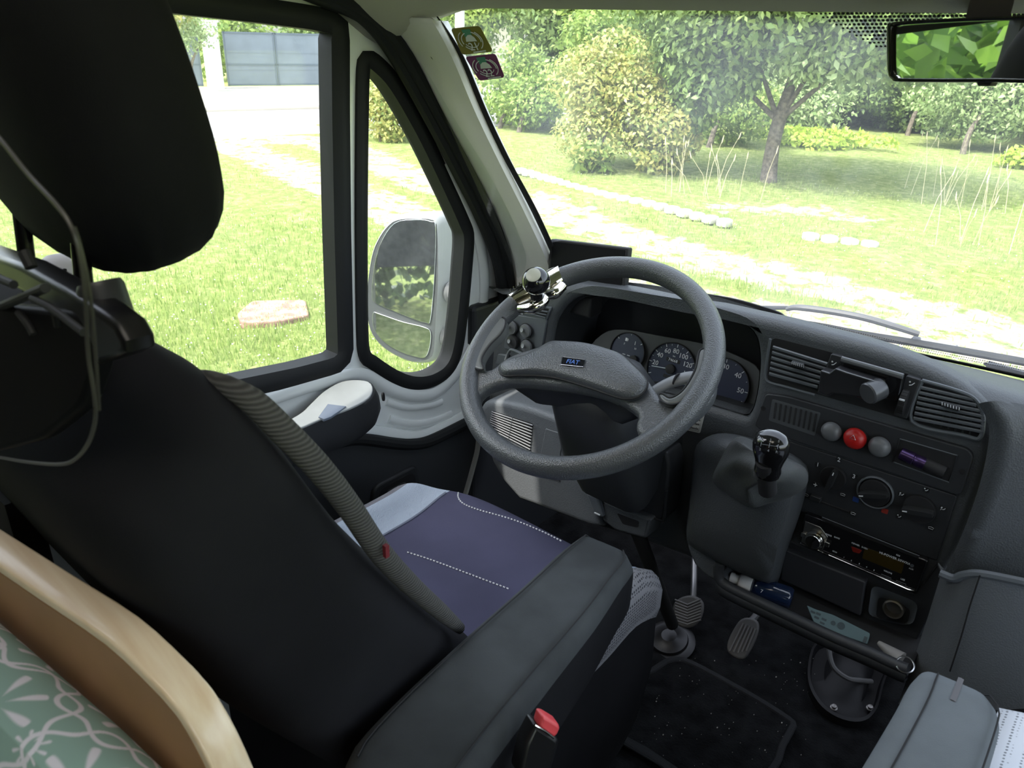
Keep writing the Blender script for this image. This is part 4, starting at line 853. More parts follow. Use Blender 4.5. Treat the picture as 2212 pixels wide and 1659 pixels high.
G().box(P(1290, 1110, .098), (.012, .002, .002)).out('release_symbol', PRN, dash, smooth=0)
# ---- centre vents
platem('vent_shade_plate', rquad(PP([(1667, 728), (1800, 762), (1955, 806), (2050, 835), (2108, 862), (2128, 905), (2116, 950), (1960, 908), (1760, 850), (1656, 822)], .0006), .01), None, NY, .0006, BLM, dash, bevel=.0002)  # no hollow here: black plate carries the dark of the vents
G().tube([P(u, v, .006) for u, v in ((1664, 732), (1655, 790), (1656, 822), (1700, 836), (1760, 853))], .0022, 8, smooth=4).out('vent_frame', PLM, dash)
G().tube([P(u, v, .006) for u, v in ((1992, 822), (2050, 838), (2098, 856), (2118, 880), (2124, 910), (2116, 946), (2080, 940), (1970, 910), (1992, 822))], .0028, 8, smooth=5).out('vent_frame', PLM, dash)
q = G()
for k in range(6):
    t_ = (k+.7)/6.3; q.tube([P(1671-10*t_, 742+72*t_, .007), P(1790-26*t_, 780+62*t_, .007)], .0021, 6, flat=1.4)
q.out('vent_slats', PLM, dash)
q = G()
for k in range(7):
    t_ = (k+.8)/7.4; xr = 2095+34*min(1, t_*1.8)-10*max(0, t_-.55); q.tube([P(1990-18*t_, 828+82*t_, .007), P(xr, 853+5*min(t_*2, 1)+88*t_-6*t_, .007)], .0019, 6, flat=1.4)
q.out('vent_slats', PLM, dash)
q = G()
for k in range(8):
    t_ = (k+.8)/8.4; q.tube([P(1992+118*t_, 832+24*t_+14*(1-t_), .002), P(1974+130*t_, 905+37*t_, .002)], .0012, 5)
q.out('vent_vanes', PLD, dash)
for a, b in (((1711, 784), (1736, 791)), ((2035, 872), (2072, 883))):
    o = G().tube([P(*a, .012), P(*b, .012)], .0042, 8).out('vent_tab', PLD, dash)
    q = G()
    for k in range(7):
        t_ = k/6; q.tube([P(a[0]+(b[0]-a[0])*t_, a[1]+(b[1]-a[1])*t_-3, .0165), P(a[0]+(b[0]-a[0])*t_, a[1]+(b[1]-a[1])*t_+3, .0165)], .0004, 4)
    q.out('tab_ribs', PRN, o)
for L, ic, dt, whl in (([(1795, 764), (1820, 771), (1792, 858), (1764, 850)], (1800, 786), (1777.5, 846.8), None), ([(1957.7, 811), (1989, 821), (1959, 906), (1929, 897)], (1968, 830), (1942.5, 893.4), (1954, 867))):
    o = platem('vent_control', rquad(PP(L, .009), .003), None, NY, .008, PLD, dash, bevel=.0015)
    q = G(); b = P(*ic, .0095); q.lathe(b+UXc*-.002+UZc*.003, NY, [(.0012, 0), (.0012, .0003)], 10); q.tube([b-UZc*.002-UXc*.002, b-UZc*.001+UXc*.001, b+UZc*.003+UXc*.004], .0006, 5); q.out('control_symbol', PRN, o)
    G().lathe(P(*dt, .0092), NY, [(.0018, 0), (.0018, .0004)], 14).out('control_dot', PRN, o)
    if whl:
        n = np.array([1., 0, 0]); c = P(*whl, .004)
        w = G().lathe(c-UXc*.005, UXc, [(.018, 0), (.020, .001), (.020, .009), (.018, .010)], 36).out('thumbwheel', BLM, o)
        q = G()
        for k in range(24):
            a = k/24*2*PI; q.box(c+(UZc*math.cos(a)+np.array(NY)*math.sin(a))*.0203, (.008, .0008, .0006), (UXc, np.cross(UXc, UZc*math.cos(a)+np.array(NY)*math.sin(a)), UZc*math.cos(a)+np.array(NY)*math.sin(a)))
        q.out('wheel_ribs', PLD, w, smooth=0)
        G().box(c+np.array(NY)*.0195+UZc*.009, (.007, .002, .002), (UXc, UZc, np.array(NY))).out('wheel_mark', PRN, o, smooth=0)
# ---- upper switch panel
sp1 = [(1654, 850), (1700, 856), (2090, 970), (2103, 985), (2078, 1066), (2066, 1070), (1640, 928), (1630, 918)]
usp = platem('upper_switch_panel', rquad(PP(sp1, .006), .006), None, NY, .008, PLD, dash, bevel=.002)
platem('grille_recess', rquad(PP([(1668, 862), (1773, 892), (1760, 942), (1660, 908)], .0066), .003), None, NY, .0006, mat('grille_grey', (.06, .065, .07), .5), usp, bevel=.0002)
q = G()
for k in range(9):
    t_ = (k+.5)/9; a = P(1671+98*t_, 868+27*t_, .0068); b = P(1667+95*t_, 902+31*t_, .0068); q.tube([a, b], .0016, 6, flat=1.)
q.out('grille_slots', BLM, usp)
for u, v, r, mt_2 in ((1797, 931, .0150, KNB), (1848, 946, .0163, mat('hazard_red', (.42, .012, .010), .35)), (1901, 964, .0155, KNB)):
    o, c = knob('round_button', u, v, r, .008, mt_2, 1.)
    if u == 1848:
        q = G(); Pt = [c+UZc*(.006+.0045*math.sin(a))+UXc*.0048*math.cos(a)+np.array([0, -.0145, 0]) for a in (PI/2, PI/2+2*PI/3, PI/2+4*PI/3)]
        q.tube(Pt, .0006, 5, closed=True); q.out('warning_triangle', PRN, o)
        G().lathe(c-UZc*.009-UXc*.001+np.array([0, -.0095, 0]), NY, [(.0022, 0), (.0022, .002)], 12, sy=1.4).out('indicator', mat('dark_lens', (.05, .004, .004), .3), o)
platem('storage_slot', rquad(PP([(1944, 948), (2068, 984), (2050, 1042), (1930, 998)], .0066), .002), None, NY, .0008, BLM, usp, bevel=.0002)
G().tube([p for p in PP([(1944, 948), (2068, 984), (2050, 1042), (1930, 998)], .007)], .0010, 6, closed=True).out('slot_edge', PLM, usp)
for u, v in ((1649, 882), (2078, 1019)): G().lathe(P(u, v, .0064), NY, [(.004, 0), (.004, .0006), (.0025, .0006), (.0025, -.001)], 16).out('panel_screw', BLM, usp)
# ---- heater panel
hp = platem('heater_panel', rquad(PP([(1632, 930), (2068, 1072), (2024, 1212), (1715, 1100), (1640, 1060)], .003), .004), None, NY, .006, PLD, dash, bevel=.0015)
def rot(u, v, r, ang, ring=False):
    c = P(u, v, .004); o = G().lathe(c, NY, [(r, 0), (r, .004), (r*.96, .006)], 40).out('heater_dial', BLM, hp)
    if ring: G().lathe(c, NY, [(r*1.22, 0), (r*1.22, .003), (r*1.14, .004), (r*1.08, .003), (r*1.08, 0)], 40, False, False).out('dial_ring', PLM, hp)
    d = UXc*math.cos(ang)+UZc*math.sin(ang); s = np.cross(np.array(NY), d)
    q = G(); L = []
    for k, h in ((0, .006), (.6, .014), (1, .016)): L.append([c+np.array(NY)*h+d*(x*r*.92)+s*(y*r*.24*(1-.35*k)) for x, y in ((-1, -.7), (-.6, -1), (.6, -1), (1, -.7), (1, .7), (.6, 1), (-.6, 1), (-1, .7))])
    q.loft(L, True, True, True); q.out('grip', BLK if False else mat('heater_grip', (.02, .021, .022), .3), o, smooth=30)
    G().box(c+np.array(NY)*.0168+d*r*.72, (r*.28, .0016, .0006), (d, s, np.array(NY))).out('pointer', PRN, o, smooth=0)
rot(1801, 1031, .0195, math.radians(80)); rot(1891, 1063, .0215, math.radians(200), True); rot(1987, 1099, .0218, math.radians(192))
def tag_(u, v, body=None, col=None, icon=None):
    c = P(u, v, .0036); o = platem('symbol_plate', rrect(c, UXc, UZc, .009, .008, .001, 3), None, NY, .0008, mat('plate_'+(col[0] if col else 'dark'), col[1] if col else (.014, .015, .016), .4), hp, bevel=.0002)
    if body: text(body, c+np.array([0, -.001, 0]), UXc, NY, .0095, PRN, o, 'numeral')
    if icon:
        q = G(); b = c+np.array([0, -.0006, 0])
        if 'f' in icon: q.lathe(b-UXc*.002+UZc*.002, NY, [(.001, 0), (.001, .0003)], 8); q.tube([b-UZc*.001-UXc*.001, b+UXc*.001-UZc*.0005, b+UXc*.0025+UZc*.002], .0005, 4)
        if 'd' in icon: q.tube([b-UXc*.003+UZc*.002, b-UXc*.0022-UZc*.001, b-UXc*.003-UZc*.0025], .0004, 4)
        if 'w' in icon: q.tube([b-UXc*.003-UZc*.001, b-UXc*.0035+UZc*.0015, b+UZc*.0025, b+UXc*.0035+UZc*.0015, b+UXc*.003-UZc*.001], .0004, 4, closed=True)
        if 'n' in icon:
            for a in (0, PI/2, PI, 3*PI/2): q.tube([b, b+(UXc*math.cos(a)+UZc*math.sin(a))*.0028], .0007, 5)
        q.out('symbol', PRN, o)
tag_(1767, 1003.6, '1'); tag_(1812.6, 992.8, '2'); tag_(1845, 1029, '3'); tag_(1761.6, 1047, icon='n'); tag_(1820.6, 1068.7, icon='w')
tag_(1848.4, 1079.6, col=('blue', (.015, .04, .16))); tag_(1911, 1104, col=('red', (.25, .03, .02)))
tag_(1948, 1068, icon='fd'); tag_(2000.6, 1058.6, icon='f'); tag_(2037.5, 1099.5, icon='fd'); tag_(1942.4, 1115.7, icon='f'); tag_(2011, 1141, icon='w'); tag_(1742, 1069.5, icon='w'); tag_(1843, 1109.6, icon='w')
G().tube([P(1768, 1082, .0036), P(1834, 1106, .0036)], .0022, 6).out('slider_slot', BLM, hp)
platem('slider_grip', rrect(P(1760, 1078.5, .012), UXc, UZc, .016, .008, .001), None, NY, .012, mat('heater_grip', (.02, .021, .022), .3), hp, bevel=.001)
# ---- radio
rad = thing('car_radio', P(1860, 1200, 0)-np.array([0, 0, .03]), 'black car radio with a silver rotary knob in the centre console', 'radio')
RQ = [(1737, 1109), (2004, 1212), (1979, 1281), (1728, 1172)]
platem('radio_surround', rquad(inset3(PP(RQ, .004), .003, NY), .003), None, NY, .008, BLM, rad, bevel=.001)
platem('faceplate', rquad(PP(RQ, .014), .004), None, NY, .012, mat('radio_face', (.009, .009, .010), .15, coat=.5), rad, bevel=.002)
G().tube([P(u, v, .0165) for u, v in ((1729, 1173), (1850, 1225), (1960, 1273), (1975, 1277))], .0012, 6).out('silver_trim', CHR, rad)
platem('silver_corner', PP([(1739, 1126), (1772, 1139), (1788, 1160), (1776, 1190), (1760, 1184), (1730, 1171)], .0155), None, NY, .002, mat('satin_silver', (.5, .48, .44), .25, 1.), rad, bevel=.0006)
c = P(1762, 1164, .0155)
o = G().lathe(c, NY, [(.0148, 0), (.0148, .004), (.0125, .0045), (.0120, .012), (.0112, .013), (.009, .0126), (.0002, .0126)], 40).out('rotary_knob', CHR, rad, smooth=40)
for s in (-1, 1): G().box(c+UXc*s*.0185+np.array([0, -.002, 0]), (.008, .004, .008), (UXc, np.array([0, 1., 0]), UZc)).out('knob_wing', mat('satin_silver', (.5, .48, .44), .25, 1.), rad, bevel=.001)
platem('display', rquad(PP([(1868, 1182), (1954, 1214), (1947, 1240), (1862, 1206)], .0146), .002), None, NY, .0008, mat('display_amber', (.035, .024, .006), .15), rad, bevel=.0002)
platem('red_button', rquad(PP([(1838, 1180), (1862, 1189), (1856, 1196), (1842, 1192)], .0146), .002), None, NY, .0008, mat('red_button_face', (.16, .012, .008), .3), rad, bevel=.0002)
for s_, u, v, z in (('MODE', 1790, 1156, .0032), ('BAND', 1808, 1162, .0032), ('POWER', 1848, 1176, .0034), ('S-1021', 1868, 1184, .0034), ('HI-POWER 50WX4', 1932, 1206, .0052), ('RDS', 1940, 1200, .003), ('VOLUME', 1918, 1236, .003), ('AUX', 1968, 1229, .003), ('SCAN', 1803, 1192, .0026), ('1', 1823, 1204, .003), ('2', 1839, 1211, .003), ('3', 1856, 1218, .003), ('4', 1872, 1225, .003), ('5', 1888, 1232, .003), ('USB', 1950, 1252, .0034)):
    text(s_, P(u, v, .0148), UXc, NY, z, PRN, rad)
for L in ([(1904, 1240), (1925, 1249), (1923, 1254), (1902, 1245)], [(1936, 1254), (1957, 1262), (1955, 1268), (1934, 1260)]): G().tube(PP(L, .0148), .0004, 4, closed=True).out('button_outline', PLM, rad)
G().lathe(P(1970, 1222, .0146), NY, [(.0025, 0), (.0025, .0006), (.0018, .0006), (.0018, -.001)], 14).out('aux_socket', PLM, rad)
platem('disc_slot', PP([(1775, 1118), (1985, 1202), (1984, 1207), (1774, 1123)], .0146), None, NY, .0006, BLM, rad, bevel=.0001)
G().tube([P(1776, 1117, .0155), P(1986, 1201, .0155)], .0007, 5).out('slot_lip', PLM, rad)
# ---- ashtray cover, lighter bay, storage shelf
platem('lower_console', rquad(PP([(1700, 1165), (1735, 1180), (1975, 1282), (2025, 1215), (2035, 1240), (2008, 1330), (1972, 1400), (1878, 1345), (1684, 1262), (1685, 1200)], .004), .004), None, NY, .02, PLD, dash, bevel=.003)
platem('ashtray_cover', rquad(PP([(1694, 1188), (1869, 1258), (1858, 1331), (1685, 1252)], .018), .003), None, NY, .016, mat('ashtray_plastic', (.030, .031, .036), .6), dash, bevel=.002)
bay = rquad(PP([(1884, 1262), (1985, 1302), (1972, 1352), (1874, 1330)], .018), .012); c = P(1930, 1315, -.004)
G().loft([[q_ for q_ in resample(bay, 40)], [c+(q_-np.mean(resample(bay, 40), 0))*.75+np.array([0, -.010, 0]) for q_ in resample(bay, 40)], [c+(q_-np.mean(resample(bay, 40), 0))*.5 for q_ in resample(bay, 40)]], True, False, True).out('lighter_bay', PLM, dash, smooth=60)
G().lathe(P(1930, 1315, .012), (.0, -1, .1), [(.0150, -.02), (.0150, .003), (.0125, .004), (.0125, -.02)], 32, False, False).out('lighter_socket', mat('socket_brass', (.62, .56, .46), .3, 1.), dash)
G().lathe(P(1930, 1315, -.006), NY, [(.0125, 0), (.0125, .001)], 24).out('socket_floor', BLM, dash)
SHY = .94
rim = cr([at(u, v, 'y', 1.0) for u, v in ((1556, 1215), (1552, 1238), (1565, 1262), (1640, 1300), (1720, 1338), (1800, 1376), (1880, 1410), (1945, 1440), (1962, 1446))], 5)
G().tube(rim, .0085, 12, upv=(0, 0, 1)).out('shelf_lip', PLD, dash, smooth=60)
tray = [[p+np.array([0, .0, .0]) for p in rim], [p+np.array([0, .02, -.022]) for p in rim], [p+np.array([0, .14, -.015]) for p in rim], [p+np.array([0, .15, .06]) for p in rim]]
G().loft([[p+np.array([0, -.006, -.004]) for p in rim], [p+np.array([0, -.002, -.022]) for p in rim], [p+np.array([0, .03, -.040]) for p in rim]], closed=False).out('shelf_skirt', PLD, dash, smooth=50, solid=.003)
G().loft(tray, closed=False).out('storage_shelf', BLM, dash, smooth=50, solid=.003)
# flank left of the shelf, under the gear shroud
platem('console_cheek', rquad([at(u, v, 'y', 1.005) for u, v in ((1482, 1158), (1560, 1200), (1556, 1215), (1553, 1240), (1566, 1266), (1530, 1250), (1500, 1222), (1484, 1185))], .006), None, NY, .12, PL, dash, bevel=.006, smooth=60)
# ---- gear shroud: rounded hump standing out of the dash
def gs(L, y): return resample(cr([at(u, v, 'y', y) for u, v in L], 4, True), 64)
base = gs([(1500, 975), (1520, 948), (1560, 935), (1620, 945), (1700, 975), (1742, 1005), (1745, 1040), (1728, 1110), (1700, 1190), (1678, 1262), (1640, 1262), (1560, 1225), (1492, 1188), (1482, 1155), (1488, 1080)], 1.09)
mid = gs([(1506, 970), (1526, 946), (1562, 936), (1620, 948), (1690, 976), (1732, 1006), (1734, 1040), (1716, 1110), (1690, 1190), (1672, 1254), (1640, 1252), (1560, 1218), (1492, 1180), (1483, 1150), (1490, 1080)], 1.02)
frt = gs([(1540, 1000), (1556, 985), (1590, 980), (1640, 992), (1690, 1012), (1712, 1030), (1712, 1060), (1700, 1110), (1680, 1180), (1664, 1236), (1630, 1236), (1560, 1200), (1506, 1168), (1496, 1140), (1510, 1080)], .985)
cf = np.mean(frt, 0); cm = np.mean(mid, 0)
G().loft([base, mid, [(a+b)/2+np.array([0, -.010, 0]) for a, b in zip(mid, frt)], frt, [cf+(p-cf)*.5+np.array([0, -.012, 0]) for p in frt]], True, False, True).out('gear_shroud', CUB, dash, smooth=70)
gl = thing('gear_lever', at(1640, 1060, 'y', .97), 'gear lever with a glossy black knob rising from a leather gaiter on the dashboard', 'lever')
r0 = gs([(1540, 1040), (1552, 1000), (1582, 950), (1612, 945), (1670, 976), (1720, 998), (1744, 1018), (1742, 1050), (1712, 1072), (1664, 1090), (1622, 1098), (1580, 1076)], .985)
r1 = gs([(1540, 1040), (1552, 1000), (1580, 954), (1610, 948), (1668, 976), (1716, 998), (1740, 1018), (1738, 1048), (1706, 1070), (1660, 1084), (1624, 1096), (1580, 1072)], .965)
r2 = gs([(1552, 1028), (1566, 994), (1590, 960), (1616, 958), (1662, 980), (1706, 1000), (1722, 1016), (1712, 1044), (1680, 1058), (1640, 1066), (1616, 1086), (1578, 1056)], .945)
r3 = gs([(1588, 1008), (1596, 990), (1612, 976), (1632, 976), (1660, 990), (1688, 1004), (1696, 1018), (1688, 1038), (1664, 1046), (1636, 1046), (1616, 1058), (1596, 1036)], .922)
r35 = gs([(1618, 1014), (1622, 1000), (1634, 992), (1648, 992), (1664, 1000), (1680, 1010), (1684, 1022), (1678, 1040), (1664, 1046), (1644, 1046), (1630, 1046), (1620, 1032)], .900)
kb = at(1654, 1024, 'y', .885)
r4 = [kb+(p-np.mean(r35, 0))*.62+np.array([0, -.004, 0]) for p in r35]; r5 = [kb+(p-np.mean(r35, 0))*.5+np.array([0, -.020, .010]) for p in r35]
fold = lambda L, a, k, ph=0: [p+np.array([0, -1, .3])*a*math.sin(i/64*2*PI*k+ph) for i, p in enumerate(L)]
G().loft([r0, r1, fold(r2, .003, 5), fold(r3, .005, 4, 1.), fold(r35, .003, 4, .5), r4, r5], True, False, True).out('gaiter', LEA, gl, smooth=60)
KA = np.array([-.02, -.42, .9]); KA /= np.linalg.norm(KA); K0 = at(1656, 1030, 'y', .875)
top = at(1668, 950, 'y', .865)
G().tube([K0-KA*.03, K0+KA*.03], .012, 16).out('lever_collar', BLM, gl)
kx = np.array([1., 0, 0]); ka = top-K0; L_ = np.linalg.norm(ka); ka /= L_
G().lathe(K0, ka, [(.012, 0), (.016, .004), (.0175, .012), (.0165, .020), (.019, .030), (.0225, .042), (.0235, .052), (.0215, .062), (.016, .068), (.008, .071), (.001, .072)], 32, sx=1., sy=.85, X=kx).out('gear_knob', BLK, gl, smooth=70)
KPR = mat('faint_print', (.16, .17, .18), .5); fn = np.array([.0, -.75, .66]); c = at(1662, 962, 'y', .842)
kq = G(); kxx = np.array([.97, .2, .1]); kyy = np.cross(fn, kxx); kyy /= np.linalg.norm(kyy)
for i, n_ in enumerate('135'): text(n_, c+kxx*(-.010+.010*i)+kyy*.007, kxx, fn, .0045, KPR, gl, 'numeral')
for i, n_ in enumerate('24R'): text(n_, c+kxx*(-.010+.010*i)-kyy*.007, kxx, fn, .0045, KPR, gl, 'numeral')
for i in range(3): kq.tube([c+kxx*(-.010+.010*i)+kyy*.003, c+kxx*(-.010+.010*i)-kyy*.003], .0003, 4)
kq.tube([c-kxx*.010, c+kxx*.010], .0003, 4); kq.out('shift_pattern', KPR, gl)

# ================================================================== STEERING WHEEL
sw = thing('steering_wheel', W0, 'dark grey leather-grained steering wheel with a broad moustache-shaped centre pad', 'steering wheel')
def W(u, v, h=0.): return atp(u, v, W0, WN, h)
R_w = .188
G().loft([[W0+(WA*math.cos(t)+WB*math.sin(t))*(R_w+.0158*math.cos(s))+WN*.0185*math.sin(s) for s in np.linspace(0, 2*PI, 20, endpoint=False)] for t in np.linspace(0, 2*PI, 97)], True).out('rim', WLE, sw, smooth=80)
# spoke body: outline traced in the wheel plane
spk = [(1004, 800), (1014, 770), (1030, 792), (1060, 795), (1090, 772), (1130, 755), (1186, 740), (1213, 738), (1269, 743), (1324, 757), (1375, 790), (1405, 826), (1420, 850), (1432, 866), (1450, 876), (1475, 872), (1500, 850), (1530, 815), (1545, 800), (1540, 850), (1500, 895), (1440, 935), (1400, 945), (1378, 935), (1372, 915), (1378, 898), (1370, 885), (1335, 862), (1270, 840), (1177, 827), (1116, 822), (1075, 827), (1044, 840), (1030, 858), (1022, 900), (1005, 880), (997, 840)]
so = resample([W(u, v, .004) for u, v in smoothpx(spk, 3)], 150)
platem('spoke', so, None, WN, .026, WLE, sw, bevel=.009, res=4, smooth=70)
hubo = resample([W(u, v, .0) for u, v in smoothpx([(1085, 800), (1120, 762), (1186, 742), (1269, 745), (1330, 762), (1385, 800), (1398, 835), (1370, 880), (1270, 835), (1110, 820)], 3)], 60)
ch = np.mean(hubo, 0)
G().loft([[p-WN*.012 for p in hubo], [ch+(p-ch)*.95-WN*.035 for p in hubo], [ch+(p-ch)*.7-WB*.01-WN*.06 for p in hubo]], True, False, True).out('hub_back', PLD, sw, smooth=70)
padp = [(1080, 794), (1082, 806), (1094, 812), (1144, 811), (1199, 816), (1269, 836), (1324, 855), (1352, 862), (1377, 858), (1394, 843), (1398, 825), (1386, 808), (1371, 794), (1348, 772), (1324, 761), (1269, 746), (1213, 741.6), (1188, 743), (1155, 762), (1120, 776), (1095, 783)]
pd = resample([W(u, v, .010) for u, v in smoothpx(padp, 3)], 90); cp_ = np.mean(pd, 0)
G().loft([[p-WN*.004 for p in pd], [p+WN*.003 for p in pd], [cp_+(p-cp_)*.95+WN*.009 for p in pd], [cp_+(p-cp_)*.82+WN*.0125 for p in pd], [cp_+(p-cp_)*.5+WN*.014 for p in pd]], True, False, True).out('horn_pad', WLE, sw, smooth=70)
G().tube([p+WN*.0005 for p in pd], .0022, 6, closed=True).out('pad_gap', BLM, sw)
# thumb inserts
INS = mat('insert_plastic', (.10, .105, .10), .3)
for L in ([(1091, 688), (1078, 684), (1062, 692), (1040, 720), (1022, 750), (1014, 775), (1017, 788), (1028, 796), (1044, 797), (1040, 780), (1044, 765), (1060, 742), (1080, 722), (1090, 705)], [(1518, 752), (1510, 758), (1506, 775), (1500, 800), (1480, 835), (1462, 852), (1446, 858), (1432, 850), (1422, 852), (1430, 866), (1447, 873), (1470, 868), (1495, 845), (1516, 810), (1528, 775), (1528, 756)]):
    pts = [W(u, v, .012) for u, v in smoothpx(L, 3)]; o = platem('thumb_insert', pts, None, WN, .020, INS, sw, bevel=.004, res=3, smooth=70)
    G().tube([p+WN*-.001 for p in pts], .0014, 6, closed=True).out('insert_gap', BLM, sw)
# badge
bq = rquad([W(u, v, .0255) for u, v in ((1214, 770), (1265, 777), (1260, 793), (1211, 788))], .003)
bx = W(1265, 777, .0255)-W(1214, 770, .0255); bx /= np.linalg.norm(bx)
o = platem('badge', bq, None, WN, .003, mat('badge_black', (.006, .007, .010), .2), sw, bevel=.0006)
G().tube(inset3([W(u, v, .0262) for u, v in ((1214, 770), (1265, 777), (1260, 793), (1211, 788))], .0005, WN), .0006, 5, closed=True).out('badge_edge', mat('badge_edge_steel', (.25, .27, .3), .25, 1.), o)
text('FIAT', np.mean([W(u, v, .0262) for u, v in ((1214, 770), (1265, 777), (1260, 793), (1211, 788))], 0), bx, WN, .0105, mat('badge_blue', (.10, .20, .55), .3), o)
# stalks behind the wheel
st = G(); a = [atp(u, v, W0, WN, -.035) for u, v in ((1380, 868), (1425, 838), (1462, 822), (1500, 815), (1545, 828))]
st.tube(a, [.007, .009, .010, .010, .008], 12, smooth=5, upv=tuple(WN), flat=.6); o = st.out('control_stalk', mat('stalk_grey', (.20, .21, .22), .35), sw, smooth=60)
G().tube([a[2]-WA*.001, a[2]+WA*.001], .0112, 12).out('stalk_ring', BLM, o)
st = G(); a = [atp(u, v, W0, WN, -.035) for u, v in ((1240, 830), (1150, 800), (1090, 790))]
st.tube(a, [.007, .009, .007], 12, smooth=5, upv=tuple(WN), flat=.6).out('control_stalk', mat('stalk_grey', (.20, .21, .22), .35), sw, smooth=60)
# ---- spinner knob clamped on the rim
sk = thing('wheel_spinner', W0+np.array([-.13, .1, .1]), 'black ball knob with a pale cap on a chrome clamp, fixed to the wheel rim', 'knob')
def rimp(t, r=R_w, h=0): return W0+(WA*math.cos(t)+WB*math.sin(t))*r+WN*h
t0 = 2.06
# find rim angle for the clamp ends from the picture
def ang(u, v): q = W(u, v)-W0; return math.atan2(q@WB, q@WA)
ta, tb_ = ang(1213, 592), ang(1108, 655)
L = []
for i, t in enumerate(np.linspace(ta, tb_, 18)):
    k = math.sin(i/17*PI); L.append([rimp(t, R_w+.0195*math.cos(s)-(.010*k if math.cos(s) < 0 else 0), .022*math.sin(s)+.002*k) for s in np.linspace(0, 2*PI, 20, endpoint=False)])
G().loft(L, True, True, True).out('clamp', CHR, sk, smooth=60)
tm = ang(1160, 636); 
sad = G(); e = [W(u, v, .012) for u, v in ((1216, 615), (1200, 632), (1180, 640), (1168, 655), (1150, 664), (1120, 667))]
sad.tube(e, [.008, .010, .009, .011, .011, .006], 12, smooth=5); sad.out('clamp_saddle', CHR, sk, smooth=70)
kc = W(1160, 640, .022); ball = atp(1158, 607, W0, WN, .052)
G().tube([kc, (kc+ball)/2, ball], [.011, .009, .012], 16).out('knob_stem', BLK, sk)
ax_ = (-ball)/np.linalg.norm(ball)*.45+WN*.75; ax_ /= np.linalg.norm(ax_)
G().lathe(ball-ax_*.0225, ax_, [(.0225*math.sin(a)+.0001, .0225-.0225*math.cos(a)) for a in np.linspace(.05, PI-.45, 18)], 32).out('ball', BLK, sk, smooth=70)
G().lathe(ball+ax_*.0185, ax_, [(.0118, 0), (.0118, .0022), (.0105, .003), (.0002, .0032)], 28).out('ball_cap', mat('cap_pale', (.42, .42, .34), .3), sk)
for k in range(4): t = ang(1126, 640)+(k-1.5)*.03; G().tube([rimp(t, R_w+.021, .010), rimp(t, R_w+.014, .021)], .0012, 5).out('clamp_screw', CHR, sk)
# ================================================================== footwell
o = G().box((-1.04, 1.36, -.86), (.05, .56, .70)).out('wall_front_left', PLD, smooth=0, bevel=.01); props(o, 'dark footwell side panel beyond the driver door edge', 'wall', kind='structure')
def fl(u, v, h=0.): return at(u, v, 'z', FZ+h)
# floor mat with bound edge
matp = [(1352, 1440), (1385, 1452), (1410, 1448), (1440, 1428), (1475, 1425), (1520, 1445), (1580, 1478), (1640, 1512), (1708, 1556), (1712, 1570), (1690, 1610), (1655, 1680), (1500, 1760), (1440, 1659), (1380, 1620), (1290, 1556), (1300, 1500)]
fm = thing('floor_mat', fl(1500, 1560), 'black carpet floor mat with a stitched binding in the driver footwell', 'floor mat')
mp3 = [fl(u, v, .012) for u, v in smoothpx(matp, 2)]
platem('mat_pile', mp3, None, (0, 0, 1), .010, CARP, fm, bevel=.002)
G().tube(resample(mp3, 120), .0065, 8, closed=True, upv=(0, 0, 1), flat=.6).out('mat_binding', CARPE, fm)
heel = [fl(u, v, .014) for u, v in ((1290, 1556), (1345, 1585), (1400, 1615), (1470, 1662), (1462, 1675), (1390, 1632), (1335, 1600), (1284, 1568))]
platem('heel_strip', heel, None, (0, 0, 1), .004, CARPE, fm, bevel=.001)
# crumbs: uncountable
q = G(); r = np.random.default_rng(3)
for i in range(110):
    u = 1200+560*r.random(); v = 1420+250*r.random(); c = fl(u, v, .014); s = .0007+.0013*r.random()**3
    q.box(c, (s, s*1.5, s*.6))
o = q.out('crumbs', mat('crumb', (.3, .29, .26), .8), smooth=0); props(o, 'tiny pale crumbs scattered over the black mat', 'crumbs', kind='stuff')
# steering column boot and shaft
cbt = thing('steering_shaft', fl(1455, 1375), 'black steering shaft going through a round rubber boot in the floor', 'shaft')
bc = at(1450, 1365, 'z', FZ+.03)
G().tube([bc+np.array([-.0, 0, .02]), bc+np.array([-.02, -.16, .33]), W0-WN*.28], .013, 12).out('shaft', mat('shaft_metal', (.010, .010, .010), .55, .2), cbt)
G().lathe(bc-np.array([0, 0, .03]), (-.05, -.25, 1), [(.052, 0), (.054, .006), (.046, .010), (.040, .010), (.038, .016), (.026, .018), (.016, .026)], 32).out('rubber_boot', mat('boot_rubber', (.008, .008, .009), .45), cbt)
# pedals
def pedal(name, quad, y, N, ribs, lab, arm, chev=False):
    t_ = thing(name, at(*arm[-1], 'y', y), lab, 'pedal', 'foot pedals'); c0 = at(quad[0][0], quad[0][1], 'y', y)
    N = np.array(N, float); Pq = [atp(u, v, at(np.mean([a for a, b in quad]), np.mean([b for a, b in quad]), 'y', y), N) for u, v in quad]
    o = platem('pedal_pad', cr(Pq, 4, True), None, N, .014, mat('pedal_rubber', (.085, .082, .08), .65, bump=(300, .3, .001)), t_, bevel=.004)
    q = G()
    for a, b in ribs: q.tube([atp(*p, Pq[0], N, .001) for p in (a, b)], .0017, 6)
    q.out('tread_ribs', mat('pedal_tread', (.15, .145, .14), .6), o)
    pa = [at(u, v, 'y', y+.03+.05*i) for i, (u, v) in enumerate(arm)]
    G().tube(pa, .007, 10, smooth=4).out('pedal_arm', mat('pedal_arm_metal', (.22, .22, .22), .4, .8), t_)
br = [(1458, 1300), (1478, 1288), (1500, 1288), (1518, 1302), (1516, 1330), (1500, 1352), (1475, 1356), (1455, 1340), (1453, 1318)]
rb = []
